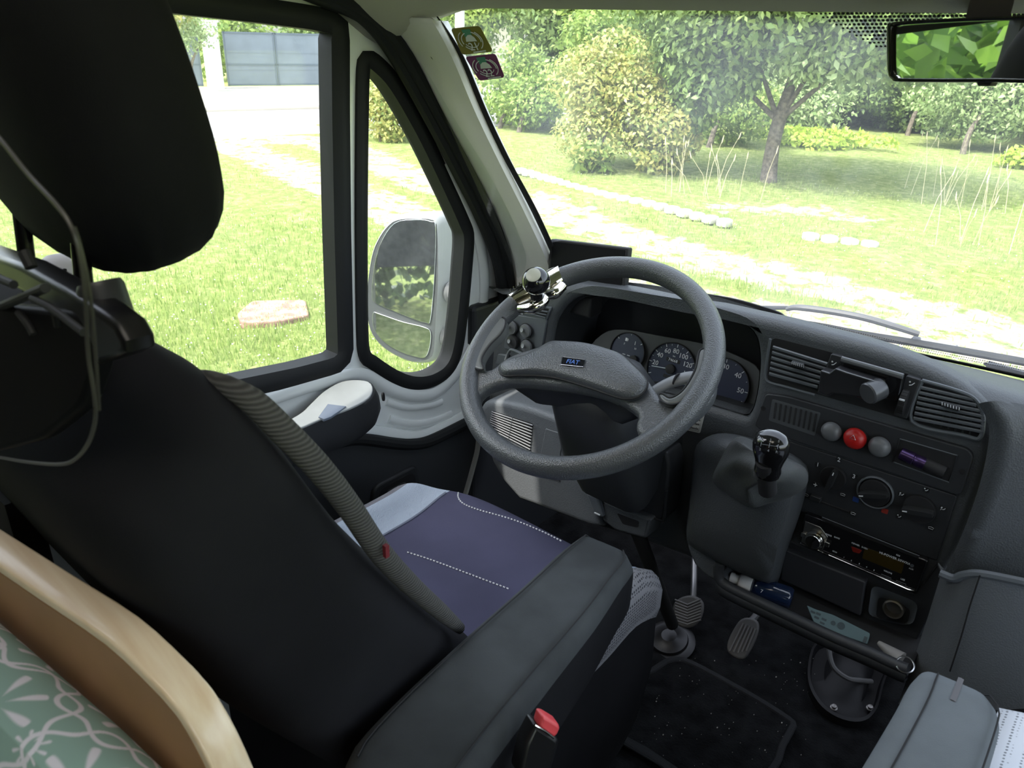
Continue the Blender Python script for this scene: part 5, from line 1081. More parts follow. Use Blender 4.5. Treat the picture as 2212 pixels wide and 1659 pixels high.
for k in range(9):
    v0 = 1296+k*6.4; rb += [((1458, v0-4+3), (1485, v0+10-k*.3)), ((1485, v0+10-k*.3), (1514, v0-2))]
rb = [(a, b) for a, b in rb if b[1] < 1350 and a[1] < 1350]
pedal('brake_pedal', br, 1.25, (.15, -.8, .55), rb, 'ribbed metal-rimmed brake pedal hanging beside the floor boot', [(1497, 1300), (1499, 1262), (1500, 1210), (1502, 1160)])
ac = [(1618, 1334), (1636, 1342), (1638, 1362), (1626, 1395), (1608, 1422), (1590, 1422), (1572, 1408), (1572, 1385), (1586, 1356), (1600, 1338)]
rb = [((1576+9*k, 1410-2*abs(k-2)), (1606+6.5*k, 1346+3*k)) for k in range(5)]
pedal('accelerator_pedal', ac, 1.22, (.1, -.75, .65), rb, 'slender ribbed black accelerator pedal under the storage shelf', [(1620, 1345), (1640, 1320), (1655, 1290)])
# tunnel recess with bolts, under the console
tr_ = thing('tunnel_cover', fl(1830, 1520), 'dark moulded floor cover with bolts in the shadow under the console', 'cover')
rc_ = smoothpx([(1760, 1400), (1742, 1450), (1746, 1500), (1775, 1545), (1820, 1570), (1862, 1572), (1890, 1545), (1905, 1490), (1920, 1440), (1880, 1420), (1820, 1395)], 3)
L0 = resample([fl(u, v, .0) for u, v in rc_], 60); c = np.mean(L0, 0)
G().loft([L0, [p+np.array([0, 0, .018]) for p in L0], [c+(p-c)*.94+np.array([0, 0, .020]) for p in L0], [c+(p-c)*.88+np.array([0, 0, .006]) for p in L0], [c+(p-c)*.6+np.array([0, .01, .004]) for p in L0], [c+(p-c)*.45+np.array([0, .03, .035]) for p in L0], [c+(p-c)*.2+np.array([0, .04, .045]) for p in L0]], True, False, True).out('cover_shell', mat('cover_rubber', (.006, .006, .007), .55, spec=.3), tr_, smooth=60)
for u, v in ((1801, 1530), (1879, 1531), (1832, 1452)): G().lathe(fl(u, v, .012), (0, -.2, 1), [(.007, 0), (.007, .003), (.0045, .004), (.0045, .008), (.0001, .009)], 12).out('bolt', mat('bolt_zinc', (.22, .21, .2), .45, 1.), tr_)
G().tube([fl(1790, 1400, .08), fl(1800, 1440, .06), fl(1830, 1465, .05), fl(1860, 1470, .04), fl(1882, 1472, .02)], .005, 8, smooth=5).out('cable', mat('grey_cable', (.10, .10, .10), .5), tr_)

# ================================================================== DRIVER SEAT
ds = thing('driver_seat', (-.65, .45, FZ), 'driver seat with black back, navy cushion with light mesh sides and a folded-down armrest', 'seat')
SX = -.65
edge = [(.53, -.67, .215), (.454, -.567, .215), (.34, -.397, .230), (.281, -.286, .235), (.250, -.232, .215), (.232, -.213, .175), (.218, -.200, .12)]
nb_ = np.array([0, .829, .559]); th_ = [.20, .19, .175, .16, .14, .11, .06]
loops = []
for (y, z, hw), T_ in zip(edge, th_):
    c = np.array([SX, y, z])-nb_*T_*.5; L = []; lw = hw+.17*min(1, T_/.18)**3
    for a in np.linspace(0, 2*PI, 48, endpoint=False):
        ca, sa = math.cos(a), math.sin(a); ex = .42
        x = (hw if ca > 0 else lw)*np.sign(ca)*abs(ca)**ex; t_ = T_*.5*np.sign(sa)*abs(sa)**ex
        if sa > 0: t_ -= .022*max(0, 1-(x/(hw*.62))**2)
        L.append(c+np.array([x, 0, 0])+nb_*t_)
    loops.append(L)
lp2 = []
for i in range(48):
    lp2.append(cr([L[i] for L in loops], 5))
loops = [[lp2[i][j] for i in range(48)] for j in range(len(lp2[0]))]
G().loft(loops, True, True, True).out('backrest', FAB, ds, smooth=80)
RIB = bpy.data.materials.new('ribbed_fabric'); RIB.use_nodes = True; t = RIB.node_tree; p = t.nodes['Principled BSDF']; p.inputs['Roughness'].default_value = .9; p.inputs['Specular IOR Level'].default_value = .15
tc = t.nodes.new('ShaderNodeTexCoord'); wv = t.nodes.new('ShaderNodeTexWave'); wv.bands_direction = 'Z'; wv.inputs['Scale'].default_value = 90; wv.inputs['Distortion'].default_value = .8
t.links.new(tc.outputs['Object'], wv.inputs[0]); mx = t.nodes.new('ShaderNodeMix'); mx.data_type = 'RGBA'; mx.inputs[6].default_value = (.05, .049, .047, 1); mx.inputs[7].default_value = (.10, .097, .093, 1)
t.links.new(wv.outputs[0], mx.inputs[0]); t.links.new(mx.outputs[2], p.inputs['Base Color']); b = t.nodes.new('ShaderNodeBump'); b.inputs['Distance'].default_value = .0007; t.links.new(wv.outputs[0], b.inputs['Height']); t.links.new(b.outputs[0], p.inputs['Normal'])
sp_px = [(440, 800, -.50), (480, 818, -.475), (550, 858, -.452), (620, 925, -.438), (700, 1008, -.428), (765, 1092, -.430), (830, 1188, -.434), (900, 1262, -.442), (960, 1315, -.448), (1003, 1352, -.452)]
G().tube([at(u-8, v+6, 'x', x) for u, v, x in sp_px], [.003, .007, .010, .011, .011, .011, .011, .010, .009, .006], 14, smooth=4, upv=(1, 0, 0), flat=.8).out('side_band', RIB, ds, smooth=80)
G().box(at(834, 1190, 'x', -.42), (.004, .004, .012)).out('red_tag', mat('red_tag', (.16, .012, .02), .7), ds, smooth=0)
# headrest
hl = []
HC = np.array([SX+.010, .235, -.030]); ha = np.array([0, -.22, .975]); hn = np.array([0, .975, .22])
for s in np.linspace(-1, 1, 22):
    k = (1-abs(s)**3.2)**(1/2.6) if abs(s) < 1 else .02; k = max(k, .03)
    wv_ = .150*k*(1-.12*max(0, s)); tt = .060*k**.7
    L = []
    for a in np.linspace(0, 2*PI, 56, endpoint=False):
        ca, sa = math.cos(a), math.sin(a); x = wv_*np.sign(ca)*abs(ca)**.75; y = tt*np.sign(sa)*abs(sa)**.75
        wr = 1+.012*math.sin(a*17+s*5)*(1 if s < -.6 else .25)
        L.append(HC+ha*(.150*s)+np.array([x*wr, 0, 0])+hn*y*wr)
    hl.append(L)
G().loft(hl, True, True, True).out('headrest', FAB, ds, smooth=80)
for x in (-.055, .055): G().tube([np.array([SX+x, .205, -.25]), np.array([SX+x, .22, -.10])], .0065, 12).out('headrest_post', mat('post_black', (.015, .015, .015), .25, .6), ds)
# cushion: five strips over one surface
def cz(x, y):
    q = abs(x-SX)/.24; z = -.735; 
    if y > .80: z -= (y-.80)**2*7.5
    z += .018*math.exp(-((y-.79)/.05)**2)*(1-q**2*.5)
    z += .022*math.exp(-((q-.86)/.12)**2)
    if q > .90: z -= (q-.90)**2*3.2
    return z
def yf(x): return .848+.25*(x-SX)-.09*((x-SX)/.24)**4
HEX = bpy.data.materials.new('honeycomb_mesh'); HEX.use_nodes = True; t = HEX.node_tree; p = t.nodes['Principled BSDF']; p.inputs['Roughness'].default_value = .8
tc = t.nodes.new('ShaderNodeTexCoord'); vo = t.nodes.new('ShaderNodeTexVoronoi'); vo.inputs['Scale'].default_value = 190; vo.inputs['Randomness'].default_value = .12; t.links.new(tc.outputs['Object'], vo.inputs['Vector'])
r_ = t.nodes.new('ShaderNodeValToRGB'); r_.color_ramp.elements[0].position = .30; r_.color_ramp.elements[0].color = (.05, .05, .06, 1); r_.color_ramp.elements[1].position = .42; r_.color_ramp.elements[1].color = (.24, .24, .26, 1)
t.links.new(vo.outputs['Distance'], r_.inputs[0]); t.links.new(r_.outputs[0], p.inputs['Base Color']); b = t.nodes.new('ShaderNodeBump'); b.inputs['Distance'].default_value = .0015; t.links.new(vo.outputs['Distance'], b.inputs['Height']); t.links.new(b.outputs[0], p.inputs['Normal'])
LBM = mat('pale_blue_mesh', (.36, .42, .52), .75, bump=(520, .6, .0012), bumpkind='voronoi'); NV2 = mat('navy_grey_mesh', (.16, .16, .19), .8, bump=(320, .8, .0016), bumpkind='voronoi')
def strip_(x0, x1, name, mt_2, n=12):
    rows = []
    for x in np.linspace(x0, x1, n):
        ym = yf(x); rows.append([np.array([x, y, cz(x, y)]) for y in np.linspace(.42, ym, 40)]+[np.array([x, ym+.012*math.sin(a), cz(x, ym)-.012*(1-math.cos(a))-.06*(a/1.57)**2]) for a in np.linspace(.3, 1.57, 6)]+[np.array([x, ym-.01, -.88])])
    G().loft(rows, closed=False).out(name, mt_2, ds, smooth=80)
strip_(SX-.150, SX+.150, 'centre_panel', NAVY, 30)
strip_(SX-.205, SX-.150, 'mesh_band', LBM); strip_(SX+.150, SX+.205, 'mesh_band', LBM)
strip_(SX-.240, SX-.205, 'bolster_band', NV2)
# right hand bolster: honeycomb side that bulges towards the camera, black valance under it
sidep = [(1372, 1232), (1386, 1262), (1389, 1300), (1384, 1340), (1372, 1372), (1330, 1420), (1270, 1470), (1215, 1515), (1190, 1540)]
top_ = [(1330, 1215), (1352, 1250), (1350, 1290), (1338, 1330), (1315, 1365), (1280, 1410), (1240, 1450), (1200, 1500), (1180, 1530)]
def xz(u, v, z): return at(u, v, 'z', z)
A0 = [np.array([SX+.205, y, cz(SX+.205, y)]) for y in np.linspace(.40, yf(SX+.205), 26)]
A0 += [np.array([SX+.19-.02*i, yf(SX+.19-.02*i), cz(SX+.19-.02*i, yf(SX+.19-.02*i))]) for i in range(1, 4)]
rows = []
for i, p_ in enumerate(A0):
    o_ = np.array([1., 0, 0]) if i < 24 else np.array([math.cos((i-23)*.26), math.sin((i-23)*.26), 0])
    rows.append([p_, p_+o_*.012+np.array([0, 0, .002]), p_+o_*.024-np.array([0, 0, .010]), p_+o_*.032-np.array([0, 0, .032]), p_+o_*.032-np.array([0, 0, .065]), p_+o_*.028-np.array([0, 0, .085])])
G().loft(rows, closed=False).out('bolster_band', HEX, ds, smooth=80)
rows = [[r_2[-1], r_2[-1]+np.array([.004, .0, -.10]), r_2[-1]+np.array([-.01, 0, -.22]), np.array([r_2[-1][0]-.03, r_2[-1][1], FZ+.05])] for r_2 in rows]
G().loft(rows, closed=False).out('seat_valance', FAB, ds, smooth=80)
G().box((SX, .60, -.97), (.40, .44, .36)).out('seat_base', BLM, ds, smooth=0)
def stitch(px, z, name='stitching', n=None, mt_2=THR, r=.0013, dash_=.6, plane=None):
    Pp = [at(u, v, 'z', z) for u, v in px]; Pp = [np.array([p[0], p[1], cz(p[0], min(p[1], yf(p[0])))+.001]) for p in cr(Pp, 6)]
    L = sum(np.linalg.norm(Pp[i+1]-Pp[i]) for i in range(len(Pp)-1)); n = int(L/.0055); Q = resample(Pp, n*2, False); q = G()
    for i in range(n): q.tube([Q[2*i], Q[2*i+1]], r, 5)
    q.out(name, mt_2, ds)
stitch([(990, 1070), (990, 1082), (1002, 1096), (1040, 1112), (1110, 1132), (1170, 1152), (1212, 1170)], -.725)
stitch([(880, 1194), (930, 1210), (1000, 1236), (1050, 1255), (1098, 1273)], -.735)
for x in (SX-.150, SX+.150): G().tube([np.array([x, y, cz(x, y)+.0005]) for y in np.linspace(.42, yf(x)-.01, 30)], .0022, 6).out('piping', mat('blue_grey_piping', (.17, .19, .26), .7), ds)
# armrest
AZ = -.57
def armrest(parent, L3, R3, drop, mt_2, seam_k=(.1, .9), nm='armrest', side=None):
    """L3, R3: left and right top edges from back to front"""
    n = len(L3); loops = []
    for i in range(n):
        l, r = L3[i], R3[i]; X = (r-l); w = np.linalg.norm(X); X = X/w; Z = np.array([0, 0, 1.]); dp = drop[i]
        sec = []
        for a in np.linspace(0, 2*PI, 40, endpoint=False):
            ca, sa = math.cos(a), math.sin(a); sec.append((l+r)/2+X*(w/2*np.sign(ca)*abs(ca)**.38)+Z*(dp*.5*np.sign(sa)*abs(sa)**.38-dp*.5))
        loops.append(sec)
    g_0 = G().loft(loops, True, True, True)
    for i, f in enumerate(g_0.f):
        j = i % 40
        if len(f) == 4 and (j >= 20 or j <= 1): g_0.mi[i] = 1
    o = g_0.out(nm, [mt_2, side or mt_2], parent, smooth=80)
    for k in seam_k:
        G().tube([l+(r-l)*k+np.array([0, 0, .0005]) for l, r in zip(L3[1:-1], R3[1:-1])], .0009, 5).out('seam', DTH, o)
    return o
Lp = [(730, 1659), (755, 1590), (850, 1490), (1005, 1352), (1120, 1255), (1200, 1185), (1236, 1158), (1250, 1150)]
Rp = [(960, 1750), (1010, 1690), (1105, 1560), (1200, 1440), (1290, 1330), (1345, 1250), (1372, 1214), (1362, 1196)]
L3 = resample(cr([at(u, v, 'z', AZ) for u, v in Lp], 4), 26, False); R3 = resample(cr([at(u, v, 'z', AZ) for u, v in Rp], 4), 26, False)
L3 += [l+np.array([.008, .012, -.012]) for l in L3[-1:]]; R3 += [r+np.array([-.008, .012, -.012]) for r in R3[-1:]]
L3 += [L3[-1]+np.array([.006, .006, -.022])]; R3 += [R3[-1]+np.array([-.006, .006, -.022])]
armrest(ds, L3, R3, [.135]*10+list(np.linspace(.135, .085, 16))+[.062, .03], ARM, (.14, .86), side=FAB)
# belt buckle
bk = thing('seat_belt_buckle', at(1180, 1600, 'x', -.285), 'black seat belt buckle with a bright red press button beside the driver armrest', 'buckle')
bx0 = at(1187, 1575, 'x', -.285); bax = np.array([-.02, .30, .95]); bax /= np.linalg.norm(bax); bw = np.array([.35, .9, -.28]); bw -= bax*(bw@bax); bw /= np.linalg.norm(bw); bt = np.cross(bax, bw)
bo = [atp(u, v, bx0, (.86, -.45, .22)) for u, v in ((1158, 1566), (1196, 1590), (1210, 1600), (1200, 1640), (1180, 1700), (1120, 1680), (1135, 1610))]
platem('buckle_body', rquad(bo, .004), None, (.86, -.45, .22), .022, mat('buckle_black', (.010, .010, .011), .3), bk, bevel=.004)
ro = [atp(u, v, bx0, (.86, -.45, .22), .002) for u, v in ((1172, 1549), (1182, 1550), (1208, 1566), (1211, 1574), (1204, 1590), (1194, 1596), (1165, 1575))]
platem('press_button', rquad(ro, .003), None, (.86, -.45, .22), .016, mat('buckle_red', (.70, .07, .08), .4), bk, bevel=.003)
G().tube([atp(u, v, bx0, (.86, -.45, .22), .004) for u, v in ((1155, 1567), (1178, 1580), (1196, 1594))], .0012, 6).out('tongue_edge', CHR, bk)
# ================================================================== PASSENGER SEAT (only its armrest and a corner of the cushion show)
ps = thing('passenger_seat', (.30, .45, FZ), 'passenger seat showing a pale grey armrest and white mesh cushion edge', 'seat')
Lq = [(1820, 1730), (1850, 1659), (1900, 1575), (1945, 1500), (1968, 1455), (1985, 1438)]; Rq = [(2080, 1800), (2128, 1700), (2155, 1620), (2172, 1560), (2172, 1535), (2150, 1508)]
L3 = resample(cr([at(u, v, 'z', AZ) for u, v in Lq], 4), 16, False); R3 = resample(cr([at(u, v, 'z', AZ) for u, v in Rq], 4), 16, False)
L3 += [L3[-1]+np.array([.012, .008, -.014])]; R3 += [R3[-1]+np.array([-.012, .010, -.014])]; L3 += [L3[-1]+np.array([.01, .004, -.03])]; R3 += [R3[-1]+np.array([-.01, .004, -.03])]
armrest(ps, L3, R3, [.12]*16+[.08, .03], ARM2, (.26, .93), side=mat('armrest_dark_side', (.055, .055, .058), .9))
G().tube([at(u, v, 'z', AZ) for u, v in ((2076, 1466), (2068, 1488), (2058, 1514))], .0030, 6, upv=(0, 0, 1), flat=.35).out('zip_tab', mat('zip_grey', (.10, .095, .10), .6), ps)
WHM = bpy.data.materials.new('white_mesh'); WHM.use_nodes = True; t = WHM.node_tree; p = t.nodes['Principled BSDF']; p.inputs['Roughness'].default_value = .8
tc = t.nodes.new('ShaderNodeTexCoord'); vo = t.nodes.new('ShaderNodeTexVoronoi'); vo.inputs['Scale'].default_value = 200; vo.inputs['Randomness'].default_value = .15; t.links.new(tc.outputs['Object'], vo.inputs['Vector'])
r_ = t.nodes.new('ShaderNodeValToRGB'); r_.color_ramp.elements[0].position = .22; r_.color_ramp.elements[0].color = (.25, .27, .30, 1); r_.color_ramp.elements[1].position = .34; r_.color_ramp.elements[1].color = (.75, .78, .84, 1)
t.links.new(vo.outputs['Distance'], r_.inputs[0]); t.links.new(r_.outputs[0], p.inputs['Base Color'])
sv = [ [np.array([x, y, -.69-1.5*max(0, y-.88)**1.5*3-.8*max(0, .09-x)**2*4]) for y in np.linspace(.42, .95, 24)] for x in np.linspace(.018, .52, 24)]
G().loft(sv, closed=False).out('cushion', WHM, ps, smooth=80, solid=.01)
G().box((.28, .60, -.93), (.42, .34, .42)).out('seat_base', BLM, ps, smooth=0)
G().loft([rrect((.30, y, z), (1, 0, 0), nb_, w, t_, .05) for y, z, w, t_ in ((.42, -.62, .40, .12), (.30, -.42, .42, .12), (.20, -.26, .40, .11), (.15, -.19, .30, .07))], True, True, True).out('backrest', FAB, ps, smooth=80)

# ================================================================== WOODEN BENCH END AND CUSHION BEHIND THE SEAT
WOOD = bpy.data.materials.new('beech_painted_gloss'); WOOD.use_nodes = True; t = WOOD.node_tree; p = t.nodes['Principled BSDF']; p.inputs['Roughness'].default_value = .3; p.inputs['Coat Weight'].default_value = .3  # cream tone holds the gloss on the board's top edge
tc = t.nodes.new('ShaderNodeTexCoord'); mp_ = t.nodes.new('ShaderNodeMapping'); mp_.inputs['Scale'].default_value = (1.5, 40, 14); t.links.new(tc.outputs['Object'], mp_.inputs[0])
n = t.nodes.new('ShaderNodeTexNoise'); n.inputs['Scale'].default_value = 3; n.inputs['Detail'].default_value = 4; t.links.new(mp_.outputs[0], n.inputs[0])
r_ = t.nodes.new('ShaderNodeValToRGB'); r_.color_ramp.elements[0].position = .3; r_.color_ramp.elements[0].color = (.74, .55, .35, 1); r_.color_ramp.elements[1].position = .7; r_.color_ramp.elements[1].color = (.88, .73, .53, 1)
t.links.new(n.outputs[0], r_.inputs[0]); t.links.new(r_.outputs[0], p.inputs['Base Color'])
BA = at(300, 1330, 'z', -.36); BB = at(0, 1140, 'z', -.36); bd = (BA-BB)/np.linalg.norm(BA-BB); bN = np.array([bd[1], -bd[0], 0]); bN = bN if bN[1] < 0 else -bN
bt_px = [(-420, 880), (-200, 1015), (0, 1140), (150, 1235), (300, 1330), (400, 1420), (440, 1462), (470, 1500), (510, 1570), (550, 1659), (590, 1770), (620, 1900)]
front = [atp(u, v, BA, bN) for u, v in smoothpx(bt_px, 3, False)]
bw_ = thing('bench_end_board', np.mean(front, 0)-np.array([0, 0, .5]), 'varnished light wood board with a rounded corner, behind the driver seat', 'board')
TB = .024
t_ = front[3]-front[1]; SGN = 1. if np.cross(t_, bN)[2] > 0 else -1.
def edge_sec(i):
    p = front[i]; t_ = front[min(i+1, len(front)-1)]-front[max(i-1, 0)]; t_ /= np.linalg.norm(t_); n_ = np.cross(t_, bN)*SGN
    return [p-n_*.010, p-n_*.002, p-n_*.0005+bN*.0006, p+bN*.002, p+bN*(TB-.002), p-n_*.0005+bN*(TB-.0006), p-n_*.002+bN*TB, p-n_*.007+bN*TB]
G().loft([edge_sec(i) for i in range(len(front))], True, True, True).out('edge_highlight', WOOD, bw_, smooth=60)  # same board, cut off as a paler strip for the painted highlight
inn = [edge_sec(i)[0] for i in range(len(front))]
bot = [inn[-1]+np.array([0, 0, -.3]), inn[0]+np.array([0, 0, -.6])]
platem('board_panel', [p+bN*(TB-.001) for p in inn]+[p+bN*(TB-.001) for p in bot], None, bN, TB-.002, mat('beech_painted_shade', (.40, .21, .10), .4, var=(9, .12)), bw_, bevel=.001)  # same board, back face browner: its shade is put into the colour
# patterned cushion
PG = bpy.data.materials.new('sage_floral_cloth'); PG.use_nodes = True; t = PG.node_tree; p = t.nodes['Principled BSDF']; p.inputs['Roughness'].default_value = .85; p.inputs['Specular IOR Level'].default_value = .2
a_ = t.nodes.new('ShaderNodeAttribute'); a_.attribute_name = 'print'; mx = t.nodes.new('ShaderNodeMix'); mx.data_type = 'RGBA'; mx.inputs[6].default_value = (.27, .40, .35, 1); mx.inputs[7].default_value = (.70, .68, .74, 1)
t.links.new(a_.outputs['Fac'], mx.inputs[0]); t.links.new(mx.outputs[2], p.inputs['Base Color'])
n1, n2 = 560, 440
# surface: rounded bolster along the board; u along the board, w over the top and down the back
uu = np.linspace(-.46, .07, n1); ww = np.linspace(0, .32, n2)
BO = BA+bN*.026; zc = -.452; Rr_ = .050
def cush(u_, w_):
    a = np.minimum(w_/Rr_, PI*.55); y = -Rr_*np.cos(a); z = Rr_*np.sin(a); ex = np.maximum(w_-Rr_*PI*.55, 0)
    y = y+ex*.35*0+ex*.9*math.cos(PI*.05)*.6; z = z-ex*.75
    return y, z
U_, Wq = np.meshgrid(uu, ww, indexing='ij'); yy, zz = cush(U_, Wq)
pos = BO[None, None, :2]+bd[None, None, :2]*U_[..., None]+bN[None, None, :2]*(yy+Rr_)[..., None]
drop = -.18*np.maximum(0, U_-.0)**1.2-.12*U_
Vv = np.stack([pos[..., 0], pos[..., 1], zc+zz+drop], -1).reshape(-1, 3)
pr = np.zeros((n1, n2)); x = U_; y = Wq
cell = .088
def flower(cx, cy, r, n, inner, phase=0., wd=.30):
    dx = x-cx; dy = y-cy; d = np.hypot(dx, dy); a = np.arctan2(dy, dx)+phase; s = np.abs(((a*n/(2*PI)) % 1)-.5)*2     # 1 between petals
    tq = np.clip((d-inner)/(r-inner), 0, 1); hw = wd*1.5*np.sqrt(np.clip(tq*(1.12-tq), 0, 1)); m = np.clip((hw*1.25-s)*d*n*220/6.3, 0, 1)*np.clip((d-inner)*900, 0, 1)*np.clip((r*(1-.35*s*s)-d)*900, 0, 1)
    return m
for i in range(-12, 4):
    for j in range(0, 8):
        cx = i*cell+(j % 2)*cell/2; cy = j*cell*.8+.01
        pr = np.maximum(pr, flower(cx, cy, .030, 7, .004, .3*i, .36))
        pr = np.maximum(pr, flower(cx+cell/2, cy+.004, .013, 9, .002, 0, .45))
        # looping outline between the flowers
        ccx, ccy = cx, cy; d = np.hypot(x-ccx, (y-ccy)); a = np.arctan2(y-ccy, x-ccx); rr = .044+.005*np.cos(6*a+i)
        pr = np.maximum(pr, np.clip((.0022-np.abs(d-rr))*1100, 0, 1))
me = bpy.data.meshes.new('bench_cushion'); me.vertices.add(n1*n2); me.vertices.foreach_set('co', Vv.ravel())
idx = np.arange(n1*n2).reshape(n1, n2); Fq = np.stack([idx[:-1, :-1], idx[:-1, 1:], idx[1:, 1:], idx[1:, :-1]], -1).reshape(-1, 4)
me.loops.add(Fq.size); me.loops.foreach_set('vertex_index', Fq.ravel()); me.polygons.add(len(Fq)); me.polygons.foreach_set('loop_start', np.arange(0, Fq.size, 4)); me.polygons.foreach_set('loop_total', np.full(len(Fq), 4)); me.update(calc_edges=True)
q_ = me.attributes.new('print', 'FLOAT', 'POINT'); q_.data.foreach_set('value', pr.ravel())
o = finish('bench_cushion', me, PG, None, smooth=80); props(o, 'sage green cushion printed with white flowers, against the wooden board', 'cushion')

# ================================================================== TABLET HOLDER AND CABLE BEHIND THE HEADREST
th = thing('tablet_holder', (-.5, .13, -.30), 'glossy black holder clamped to the driver headrest posts', 'holder')
def hq(u, v, y=.15): return at(u, v, 'y', y)
GLB = mat('holder_gloss', (.006, .006, .007), .32, spec=.35)
def bar(L, y, w, nm, mt_2=GLB, flat=1., th_=.006):
    G().tube([hq(u, v, y) for u, v in L], w, 10, smooth=3 if len(L) > 2 else 0, flat=flat).out(nm, mt_2, th)
ba = [hq(u, v, .155) for u, v in ((-60, 535), (40, 572), (130, 622), (205, 668), (245, 700), (266, 738), (270, 765), (250, 775), (205, 790), (196, 765), (190, 735), (150, 705), (60, 640), (-60, 580))]
platem('arm_rail', ba, None, NY, .018, GLB, th, bevel=.004)
bar([(-40, 680), (20, 655), (98, 622)], .14, .0028, 'cross_rod', BLM); bar([(70, 645), (110, 665), (180, 718)], .138, .0022, 'cross_rod', BLM); bar([(-40, 585), (30, 615)], .138, .0025, 'cross_rod', BLM)
bar([(52, 545), (62, 565), (68, 578)], .15, .0035, 'clamp_jaw', BLM)
bar([(40, 675), (60, 700), (72, 722)], .14, .0022, 'cross_rod', BLM); bar([(120, 680), (125, 705)], .14, .0022, 'cross_rod')
G().lathe(hq(250, 715, .17), (hq(226, 645, .17)-hq(250, 715, .17)), [(.012, -.01), (.013, .0), (.013, .026), (.0115, .029), (.0001, .029)], 24).out('clamp_knob', mat('clamp_grey', (.022, .022, .025), .4), th)
platem('device_back', rquad([hq(u, v, .125) for u, v in ((-160, 640), (50, 690), (92, 760), (96, 900), (60, 960), (-160, 1010))], .01), None, (.2, -1, .15), .014, mat('device_black', (.004, .004, .005), .55, spec=.15), th, bevel=.004)
cab = thing('cable', hq(100, 1000, .12), 'thin black cable looping down beside the headrest', 'cable')
G().tube([hq(u, v, .118) for u, v in ((-60, 235), (0, 300), (60, 375), (120, 440), (152, 486), (170, 540), (184, 640), (190, 760), (203, 850), (206, 905), (192, 955), (165, 990), (130, 1003), (60, 998), (0, 988), (-80, 975))], .0010, 8, smooth=6).out('wire', mat('cable_sheath', (.05, .047, .042), .4), cab)
G().tube([hq(u, v, .122) for u, v in ((160, 490), (176, 545), (196, 650), (206, 760), (212, 850), (214, 885))], .0009, 8, smooth=6).out('wire', mat('cable_sheath', (.05, .047, .042), .4), cab)
pl = thing('plush_ornament', at(150, 620, 'x', -.80), 'small white plush ornament with dark curls, seen between headrest and seat back', 'ornament')
pc = at(135, 612, 'x', -.82); 
G().loft([[pc+np.array([.0, 0, 0])+RT*(.030*k*math.cos(a))+UP*(.030*s)+FW*(.02*k*math.sin(a)) for a in np.linspace(0, 2*PI, 20, endpoint=False)] for s, k in ((-1, .1), (-.9, .5), (-.6, .85), (0, 1), (.6, .85), (.9, .5), (1, .1))], True, True, True).out('body', mat('plush_white', (.6, .58, .6), .9), pl, smooth=80)
for dv in (.008, -.008): G().tube([pc-FW*.019+RT*x+UP*(dv+y) for x, y in ((-.018, -.003), (-.005, 0), (.008, .001), (.014, .003), (.013, -.002), (.009, .0))], .0012, 6, smooth=4).out('curl', BLM, pl)
G().lathe(pc+RT*.022-UP*.018-FW*.012, -FW, [(.006, 0), (.005, .004), (.001, .006)], 12).out('red_tip', mat('plush_red', (.5, .03, .03), .8), pl)

# ================================================================== LOOSE THINGS
tb = thing('display_screen', at(1260, 625, 'y', 1.14), 'black flat display standing on the dashboard at the foot of the pillar', 'screen')
SN = np.array([-.06, -1, .10]); SP = at(1270, 580, 'y', 1.135)
sq = [(1189, 516), (1357, 536), (1346, 640), (1181, 612)]
platem('screen_case', rquad([atp(u, v, SP, SN) for u, v in sq], .004), None, SN, .014, BLM, tb, bevel=.002)
platem('screen_face', rquad([atp(u, v, SP, SN, .001) for u, v in ((1193, 521), (1350, 540), (1340, 630), (1186, 606))], .002), None, SN, .002, mat('screen_dark', (.006, .006, .007), .6, spec=.1), tb, bevel=.0004)
G().box(atp(1265, 655, SP, SN, -.02), (.05, .04, .04)).out('screen_foot', BLM, tb, bevel=.004)
ph = thing('phone_holder', P(1850, 850, .03), 'empty black phone clamp with a round knob clipped to the middle air vent', 'phone holder')
G().tube([P(1818, 775, .022), P(1951, 813, .022)], .0042, 10).out('upper_jaw', mat('jaw_satin', (.10, .105, .11), .22), ph)
platem('clamp_plate', rquad(PP([(1816, 774), (1952, 813), (1940, 870), (1806, 834)], .018), .004), None, NY, .008, BLK, ph, bevel=.002)
platem('lower_jaw', rquad(PP([(1772, 800), (1792, 806), (1806, 796), (1828, 804), (1905, 828), (1896, 868), (1800, 850), (1788, 856), (1766, 848)], .040), .003), None, NY, .020, mat('clamp_black', (.016, .016, .018), .28), ph, bevel=.003)
G().tube(PP([(1774, 801), (1792, 807), (1806, 797), (1828, 805), (1900, 827)], .0405), .0010, 6).out('jaw_edge', mat('jaw_satin', (.10, .105, .11), .22), ph)
n = np.array([-.45, -.85, -.25]); G().lathe(P(1903, 838, .028), n, [(.0145, 0), (.0155, .002), (.0155, .022), (.0140, .024), (.0001, .024)], 36).out('clamp_knob', mat('knob_satin', (.05, .052, .056), .25), ph)
